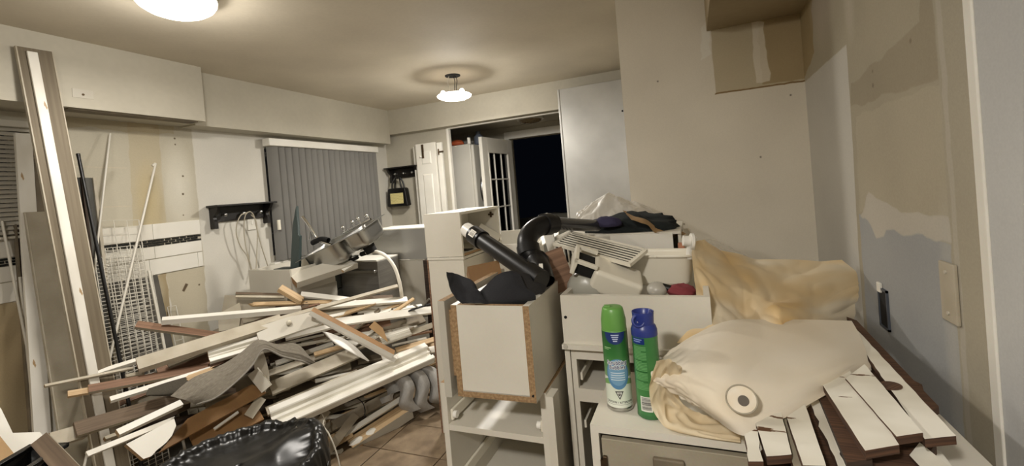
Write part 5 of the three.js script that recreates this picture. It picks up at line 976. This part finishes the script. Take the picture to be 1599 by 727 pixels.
// ───────────── painted boards on the low cabinets ─────────────
function slabBoard(name, label, px, y, th, mats, group, rag = 0, cat = 'board') {
  const q = rngOf(px[0][0] * 7 + px[0][1]), P = [];
  const w = px.map(([a, b]) => oy(a, b, y));
  w.forEach((p, i) => { const n = w[(i + 1) % w.length], k = rag ? Math.max(1, Math.round(p.distanceTo(n) / 0.022)) : 1; for (let j = 0; j < k; j++) { const m = p.clone().lerp(n, j / k); if (j && rag) { m.x += rag * (q() - 0.5); m.z += rag * (q() - 0.5); } P.push(new THREE.Vector2(m.x, -m.z)); } });
  const c = w[0], s = new THREE.Shape(P.map((p) => new THREE.Vector2(p.x - c.x, p.y + c.z)));
  const g = new THREE.ExtrudeGeometry(s, { depth: th, bevelEnabled: false }).translate(0, 0, -th).rotateX(-Math.PI / 2);
  return solo(name, metreUV(g, c.x, c.z), mats, label, cat, group, V(c.x, y, c.z));
}
const PAINTED = [M.flaky, M.redBrown], BARE = [M.redBrown, M.redBrown], CLEAN = [M.flaky, M.redBrown], Y1 = 0.984, Y2 = 1.0;
slabBoard('dark_plank', 'dark bare plank lying beneath the white boards, its end over cabinet door', [[1170, 720], [1300, 600], [1420, 590], [1310, 745], [1180, 745]], 0.955, 0.045, BARE);
slabBoard('dark_plank', 'dark bare plank end under the widest white boards', [[1318, 720], [1360, 560], [1440, 600], [1462, 690], [1440, 725]], 0.96, 0.05, BARE);
slabBoard('grey_plank', 'grey painted plank end lowest of the stack near wall', [[1425, 712], [1442, 690], [1470, 705], [1500, 745], [1440, 745]], 0.94, 0.02, PAINTED);
slabBoard('flaky_board', 'narrow white board with flaking ragged edges by the plastic sheet corner', [[1162, 678], [1183, 668], [1186, 690], [1192, 720], [1169, 720]], Y1, 0.016, PAINTED, null, 0.006);
slabBoard('painted_board', 'white board with a charred-looking brown end next to flaky narrow one', [[1180, 660], [1219, 640], [1236, 709], [1197, 712]], Y1 + 0.002, 0.014, CLEAN, null, 0.001);
slabBoard('painted_board', 'white board coloured grey for shade, with a dark knot between two white boards', [[1215, 652], [1233, 640], [1256, 727], [1240, 730]], Y1 - 0.008, 0.016, [M.greige, M.redBrown]);  // grey face colour stands in for shade on a white board
slabBoard('painted_board', 'white board just beside the dark gap in the stack', [[1228, 650], [1257, 630], [1290, 727], [1254, 726]], Y1 + 0.004, 0.014, CLEAN, null, 0.001);
slabBoard('edge_sliver', 'dark board edge with flaking white paint inside the gap', [[1266, 630], [1279, 616], [1322, 735], [1312, 738]], Y1 - 0.014, 0.012, PAINTED, null, 0.006);
slabBoard('bare_board', 'bare reddish brown board turned face up beside the dark gap', [[1276, 612], [1295, 600], [1362, 716], [1322, 722]], Y1 - 0.004, 0.014, [M.redBrown, M.darkBrown]);
slabBoard('painted_board', 'broad white board with brown end, widest in the stack', [[1284, 600], [1325, 575], [1404, 694], [1351, 703]], Y2, 0.014, CLEAN, null, 0.001);
slabBoard('painted_board', 'white board between the broad one and the knotted one', [[1320, 590], [1350, 568], [1441, 675], [1400, 681]], Y2 + 0.004, 0.014, CLEAN, null, 0.001);
slabBoard('knotted_board', 'long white board with a split knot, nearest the patched wall', [[1318, 502], [1336, 512], [1493, 680], [1444, 685]], Y2 - 0.002, 0.014, PAINTED, null, 0.0015);
{
  const k = mesh('split_knot', metreUV(new THREE.CylinderGeometry(0.022, 0.022, 0.004, 18).scale(1, 1, 1.4)), M.redBrown, scene.getObjectByName('knotted_board'));
  const p = oy(1390, 602, Y2 - 0.002).sub(scene.getObjectByName('knotted_board').position); k.position.copy(p); k.scale.set(1, 0.5, 0.6); k.rotation.y = 0.8;
}
slabBoard('dark_lath', 'thin dark lath lying along the patched wall behind white boards', [[1322, 494], [1338, 500], [1466, 634], [1450, 642]], Y2 - 0.02, 0.014, BARE);
slabBoard('dark_lath', 'second dark lath lying below the first along patched wall', [[1345, 528], [1356, 532], [1480, 668], [1462, 668]], Y2 - 0.03, 0.014, BARE);
slabBoard('white_plank', 'white plank end showing low beneath the knotted board', [[1420, 710], [1436, 690], [1492, 735], [1450, 742]], 0.965, 0.018, PAINTED);

// ───────────── plastic sheets ─────────────
const grid = (rows) => rows.map((r) => r.map(([x, y, z]) => oz(x, y, z)));
const amberMap = (() => { const m = wrapped((u, v) => fbm(u * 2.2, v * 2.2, 3, 151)); const t = tex(256, 256, (u, v) => mixc([246, 232, 204], [234, 194, 126], cl(0.35 + m(u, v) * 1.6 + 0.35 * Math.sin(Math.PI * u) * v))); return t; })();
const amber = new THREE.MeshPhysicalMaterial({ map: amberMap, roughness: 0.7, transmission: 0.3, thickness: 0, side: THREE.DoubleSide });
const creamFilm = new THREE.MeshPhysicalMaterial({ map: mottle([244, 236, 220], [236, 222, 196], 153, 1, 2, 1.2, 2), roughness: 0.7, transmission: 0.22, thickness: 0, side: THREE.DoubleSide });
solo('plastic_sheet', sheet(grid([
  [[1086, 376, -1.6], [1102, 372, -1.7], [1125, 390, -1.78], [1180, 402, -1.82], [1250, 404, -1.85], [1315, 405, -1.85]],
  [[1082, 392, -1.52], [1105, 405, -1.55], [1150, 418, -1.66], [1200, 424, -1.68], [1265, 428, -1.72], [1332, 425, -1.82]],
  [[1085, 425, -1.45], [1115, 438, -1.46], [1160, 452, -1.5], [1212, 470, -1.46], [1270, 462, -1.62], [1343, 442, -1.78]],
  [[1088, 470, -1.38], [1122, 475, -1.38], [1165, 492, -1.42], [1208, 478, -1.38], [1275, 485, -1.52], [1340, 472, -1.72]],
  [[1082, 508, -1.31], [1130, 512, -1.3], [1180, 514, -1.32], [1222, 505, -1.32], [1280, 505, -1.44], [1328, 500, -1.66]],
  [[1056, 534, -1.285], [1115, 536, -1.27], [1180, 538, -1.26], [1230, 530, -1.28], [1280, 525, -1.4], [1318, 515, -1.6]],
]), 110, 90, (u, v) => 0.014 * ridge(u * 2.5 + v * 1.5, v * 2.2 - u, 5) + 0.005 * ridge(u * 7 - v * 3, v * 5, 11) - 0.01, true), amber, 'crumpled amber plastic sheet spread over the wide drawer and wall side', 'plastic sheet');
{
  const t = thing('plastic_sheet', 'cream plastic sheet with a round ring, draped over white boards', 'plastic sheet');
  part('sheet', sheet(grid([
    [[1042, 546, -1.14], [1085, 521, -1.22], [1140, 499, -1.3], [1200, 498, -1.35], [1262, 498, -1.38], [1330, 500, -1.42]],
    [[1023, 568, -1.05], [1075, 552, -1.05], [1135, 545, -1.08], [1200, 545, -1.13], [1275, 543, -1.2], [1346, 530, -1.32]],
    [[1017, 592, -1.0], [1066, 588, -0.98], [1130, 590, -0.97], [1200, 594, -1.0], [1288, 580, -1.08], [1356, 562, -1.22]],
    [[1052, 616, -0.99], [1090, 626, -0.955], [1132, 642, -0.92], [1195, 645, -0.94], [1280, 614, -1.04], [1359, 573, -1.2]],
    [[1090, 637, -0.99], [1118, 657, -0.945], [1162, 680, -0.9], [1204, 662, -0.92], [1283, 620, -1.03], [1361, 577, -1.19]],
  ]), 110, 80, (u, v) => 0.004 * ridge(u * 3, v * 2, 3) + 0.006 * Math.max(0, 0.3 - u) * 3 * ridge(u * 14, v * 9, 6) - 0.003), creamFilm, t);
  part('under_layer', sheet([
    [[1026, 562, 1.06], [1015, 598, 1.0], [1019, 638, 0.935], [1041, 668, 0.909], [1090, 683, 0.906], [1156, 693, 0.906]],
    [[1044, 560, 1.07], [1038, 592, 1.01], [1038, 624, 0.955], [1052, 648, 0.922], [1096, 668, 0.91], [1156, 680, 0.908]],
    [[1066, 572, 1.06], [1060, 600, 1.0], [1063, 626, 0.95], [1082, 640, 0.925], [1112, 652, 0.912], [1156, 662, 0.91]],
  ].map((r) => r.map(([x, y, h]) => oy(x, y, h))), 60, 30, (u, v) => 0.008 * ridge(u * 6, v * 3, 13) - 0.005), new THREE.MeshPhysicalMaterial({ map: mottle([240, 226, 196], [226, 204, 164], 157, 1, 3, 1.2, 2), roughness: 0.7, transmission: 0.25, thickness: 0, side: THREE.DoubleSide }), t);
  const c = oz(1158, 624, -0.925), toC = eye.clone().sub(c).normalize().add(V(0, 0.5, 0)).normalize();
  const ring = part('ring', new THREE.TorusGeometry(0.0265, 0.0016, 10, 48), M.greige, t, c.clone().addScaledVector(toC, 0.004)); ring.lookAt(c.clone().add(toC)); 
  const d = part('ring_disc', new THREE.CylinderGeometry(0.026, 0.026, 0.0015, 40).rotateX(Math.PI / 2), creamFilm, ring, V(0, 0, -0.001)); d.position.set(0, 0, -0.001);
  part('ring_hole', new THREE.CylinderGeometry(0.0095, 0.0095, 0.004, 24).rotateX(Math.PI / 2), std({ color: 0x5a5248, roughness: 0.6 }), ring, V(0.003, -0.003, 0.001));
}
solo('clear_film', sheet(grid([[[1090, 386, -1.75], [1108, 371, -1.85], [1135, 382, -1.9], [1172, 402, -1.95]], [[1096, 396, -1.7], [1112, 386, -1.78], [1135, 394, -1.84], [1166, 404, -1.9]], [[1102, 404, -1.66], [1118, 400, -1.72], [1138, 404, -1.8], [1160, 408, -1.86]]]), 20, 12, (u, v) => 0.006 * ridge(u * 5, v * 4, 1)), new THREE.MeshPhysicalMaterial({ color: 0xf6f3ec, transmission: 0.7, roughness: 0.25, thickness: 0, side: THREE.DoubleSide }), 'corner of clear film standing up behind the amber plastic sheet', 'plastic film');

// ───────────── spray cans ─────────────
function labelTex(w, h, draw) { const c = document.createElement('canvas'); c.width = w; c.height = h; draw(c.getContext('2d'), w, h); const t = new THREE.CanvasTexture(c); t.colorSpace = THREE.SRGBColorSpace; t.wrapS = THREE.RepeatWrapping; return std({ map: t, roughness: 0.28, metalness: 0.1 }); }
function canBody(r, y0, y1) { const g = new THREE.CylinderGeometry(r, r, y1 - y0, 64, 1, true); g.translate(0, (y0 + y1) / 2, 0); return g; }
const turned = (pts, seg = 48) => new THREE.LatheGeometry(pts.map((p) => new THREE.Vector2(...p)), seg);
function faceCam(t, du) { const d = eye.clone().sub(t.position); t.rotation.y = Math.atan2(d.x, d.z) - du * Math.PI * 2; }   // u = du of the label looks at the camera side
{
  const p = oy(966, 643, 0.9025), t = thing('spray_can', 'green aerosol cleaner can with a light green cap and blue oval label', 'spray can', p.clone().setY(0.9025).add(V(0, 0, -0.028)));
  const r = 0.0305, green = std({ color: 0x659a4a, roughness: 0.35 });
  const lab = labelTex(1024, 900, (g, w, h) => {
    g.fillStyle = '#e4e8dc'; g.fillRect(0, 0, w, h);
    const gr = g.createLinearGradient(0, 0, 0, h * 0.62); gr.addColorStop(0, '#27592c'); gr.addColorStop(0.5, '#3f7c40'); gr.addColorStop(1, '#8fae80'); g.fillStyle = gr; g.fillRect(0, 0, w, h * 0.6);
    g.fillStyle = '#7fae6a'; g.beginPath(); g.ellipse(w / 2, h * 0.84, w * 0.34, h * 0.24, 0, Math.PI, 0); g.fill(); g.fillStyle = '#dfe7d6'; g.beginPath(); g.ellipse(w / 2, h * 0.92, w * 0.4, h * 0.24, 0, Math.PI, 0); g.fill();
    g.fillStyle = '#2b3c74'; g.beginPath(); g.moveTo(w * 0.37, 0); g.lineTo(w * 0.63, 0); g.quadraticCurveTo(w * 0.63, h * 0.15, w * 0.5, h * 0.16); g.quadraticCurveTo(w * 0.37, h * 0.15, w * 0.37, 0); g.fill();
    g.fillStyle = '#cfd8ee'; for (let k = 0; k < 4; k++) g.fillRect(w * (0.45 + 0.008 * k), h * (0.03 + 0.026 * k), w * (0.1 - 0.016 * k), h * 0.012);
    g.fillStyle = '#9fc58e'; g.fillRect(w * 0.34, h * 0.2, w * 0.1, h * 0.012); g.fillRect(w * 0.34, h * 0.222, w * 0.07, h * 0.008);
    g.fillStyle = '#5f8fb8'; g.beginPath(); g.ellipse(w / 2, h * 0.55, w * 0.145, h * 0.2, 0, 0, 7); g.fill(); g.fillStyle = '#7ba8c8'; g.beginPath(); g.ellipse(w / 2, h * 0.53, w * 0.125, h * 0.17, 0, 0, 7); g.fill();
    g.font = 'bold 60px sans-serif'; g.textAlign = 'center'; g.lineWidth = 10; g.strokeStyle = '#f2f4ee'; g.fillStyle = '#23306e';
    g.save(); g.translate(w / 2, 0); g.scale(0.92, 1); g.strokeText('Scrubbing', 0, h * 0.425); g.fillText('Scrubbing', 0, h * 0.425); g.strokeText('Bubbles', 0, h * 0.485); g.fillText('Bubbles', 0, h * 0.485); g.restore();
    g.fillStyle = '#dce8f0'; for (let k = 0; k < 4; k++) g.fillRect(w * 0.41, h * (0.53 + k * 0.03), w * 0.18, h * 0.011);
    g.fillStyle = '#1c1c1a'; g.beginPath(); g.moveTo(w * 0.45, h * 0.775); g.lineTo(w * 0.555, h * 0.775); g.lineTo(w * 0.503, h * 0.885); g.fill(); g.fillStyle = '#eef0e8'; g.beginPath(); g.moveTo(w * 0.467, h * 0.788); g.lineTo(w * 0.538, h * 0.788); g.lineTo(w * 0.503, h * 0.862); g.fill();
    g.fillStyle = '#3a3a38'; for (let k = -2; k <= 2; k++) { g.save(); g.translate(w * 0.503, h * 0.84); g.rotate(k * 0.28); g.fillRect(-3, -h * 0.045, 5, h * 0.04); g.restore(); }
    g.fillStyle = '#23241f'; g.font = 'bold 34px sans-serif'; g.fillText('CAUTION / ATTENTION', w / 2, h * 0.935); g.fillRect(w * 0.3, h * 0.952, w * 0.4, 3);
  });
  part('label_body', canBody(r, 0.01, 0.19), lab, t); part('base_rim', turned([[0.001, 0.003], [r - 0.003, 0], [r + 0.0008, 0.003], [r + 0.0008, 0.008], [r, 0.011]]), M.steel, t);
  part('shoulder', turned([[r, 0.19], [r - 0.001, 0.194], [r - 0.004, 0.197]]), green, t);
  part('cap', turned([[r - 0.0005, 0.192], [r - 0.001, 0.215], [r - 0.004, 0.232], [r - 0.006, 0.241], [r - 0.009, 0.244], [0.001, 0.2445]]), green, t); part('cap_button', slabBox(0.004, 0.02, 0.243, 0.2475, -0.008, 0.008, 0.002), green, t);
  faceCam(t, 0.5);
}
{
  const p = oy(1016, 657, 0.9025), t = thing('spray_can', 'green aerosol can with a blue trigger cap and barcode, touching plastic sheet', 'spray can', p.clone().setY(0.9025).add(V(-0.002, 0, -0.03)));
  const r = 0.029, blue = std({ color: 0x27357c, roughness: 0.35 });
  const lab = labelTex(1024, 900, (g, w, h) => {
    const gr = g.createLinearGradient(0, 0, 0, h); gr.addColorStop(0, '#3a7740'); gr.addColorStop(0.8, '#4d8a4e'); gr.addColorStop(1, '#3c7a44'); g.fillStyle = gr; g.fillRect(0, 0, w, h);
    g.fillStyle = '#1c3478'; g.fillRect(w * 0.34, h * 0.02, w * 0.17, h * 0.08); g.fillStyle = '#8ea4d8'; g.fillRect(w * 0.36, h * 0.035, w * 0.12, h * 0.012); g.fillRect(w * 0.36, h * 0.06, w * 0.1, h * 0.012);
    g.fillStyle = '#7fbd7c'; for (let k = 0; k < 30; k++) g.fillRect(w * 0.35, h * (0.13 + k * 0.0185), w * (0.17 - (k % 7 === 3 ? 0.06 : 0)), h * 0.007);
    g.fillStyle = '#1f5f2a'; for (const y of [0.3, 0.44, 0.56]) g.fillRect(w * 0.35, h * y, w * 0.17, h * 0.01);
    g.fillStyle = '#e9e9e0'; g.fillRect(w * 0.4, h * 0.76, w * 0.15, h * 0.19); g.fillStyle = '#1d1d1b'; const q = rngOf(6); for (let y = 0.775; y < 0.93; y += 0.008) g.fillRect(w * 0.415, h * y, w * 0.12, h * (0.002 + 0.004 * q()));
  });
  part('label_body', canBody(r, 0.01, 0.19), lab, t); part('base_rim', turned([[0.001, 0.003], [r - 0.003, 0], [r + 0.0006, 0.003], [r, 0.011]]), std({ color: 0x38703f, roughness: 0.4 }), t);
  part('cap', turned([[r + 0.0006, 0.188], [r + 0.0006, 0.2], [r - 0.002, 0.208], [r - 0.006, 0.213], [r - 0.01, 0.222], [0.001, 0.224]]), blue, t);
  const ring = part('trigger_ring', new THREE.TorusGeometry(0.0125, 0.0035, 12, 28), blue, t, V(0.008, 0.224, -r + 0.008), [0.35, 0.2, 0]); part('nozzle', new THREE.BoxGeometry(0.006, 0.008, 0.006), M.laminateGrey, ring, V(0, 0, 0.004));
  part('trigger_fin', turned([[r - 0.006, 0.212], [r - 0.005, 0.23], [r - 0.004, 0.241], [r - 0.006, 0.241], [r - 0.012, 0.228], [r - 0.014, 0.214]], 30), blue, t); part('trigger_fin', slabBox(-0.021, -0.012, 0.212, 0.241, -0.012, 0.016, 0.003), blue, t);
  faceCam(t, 0.52);
}
renderer.render(scene, camera);
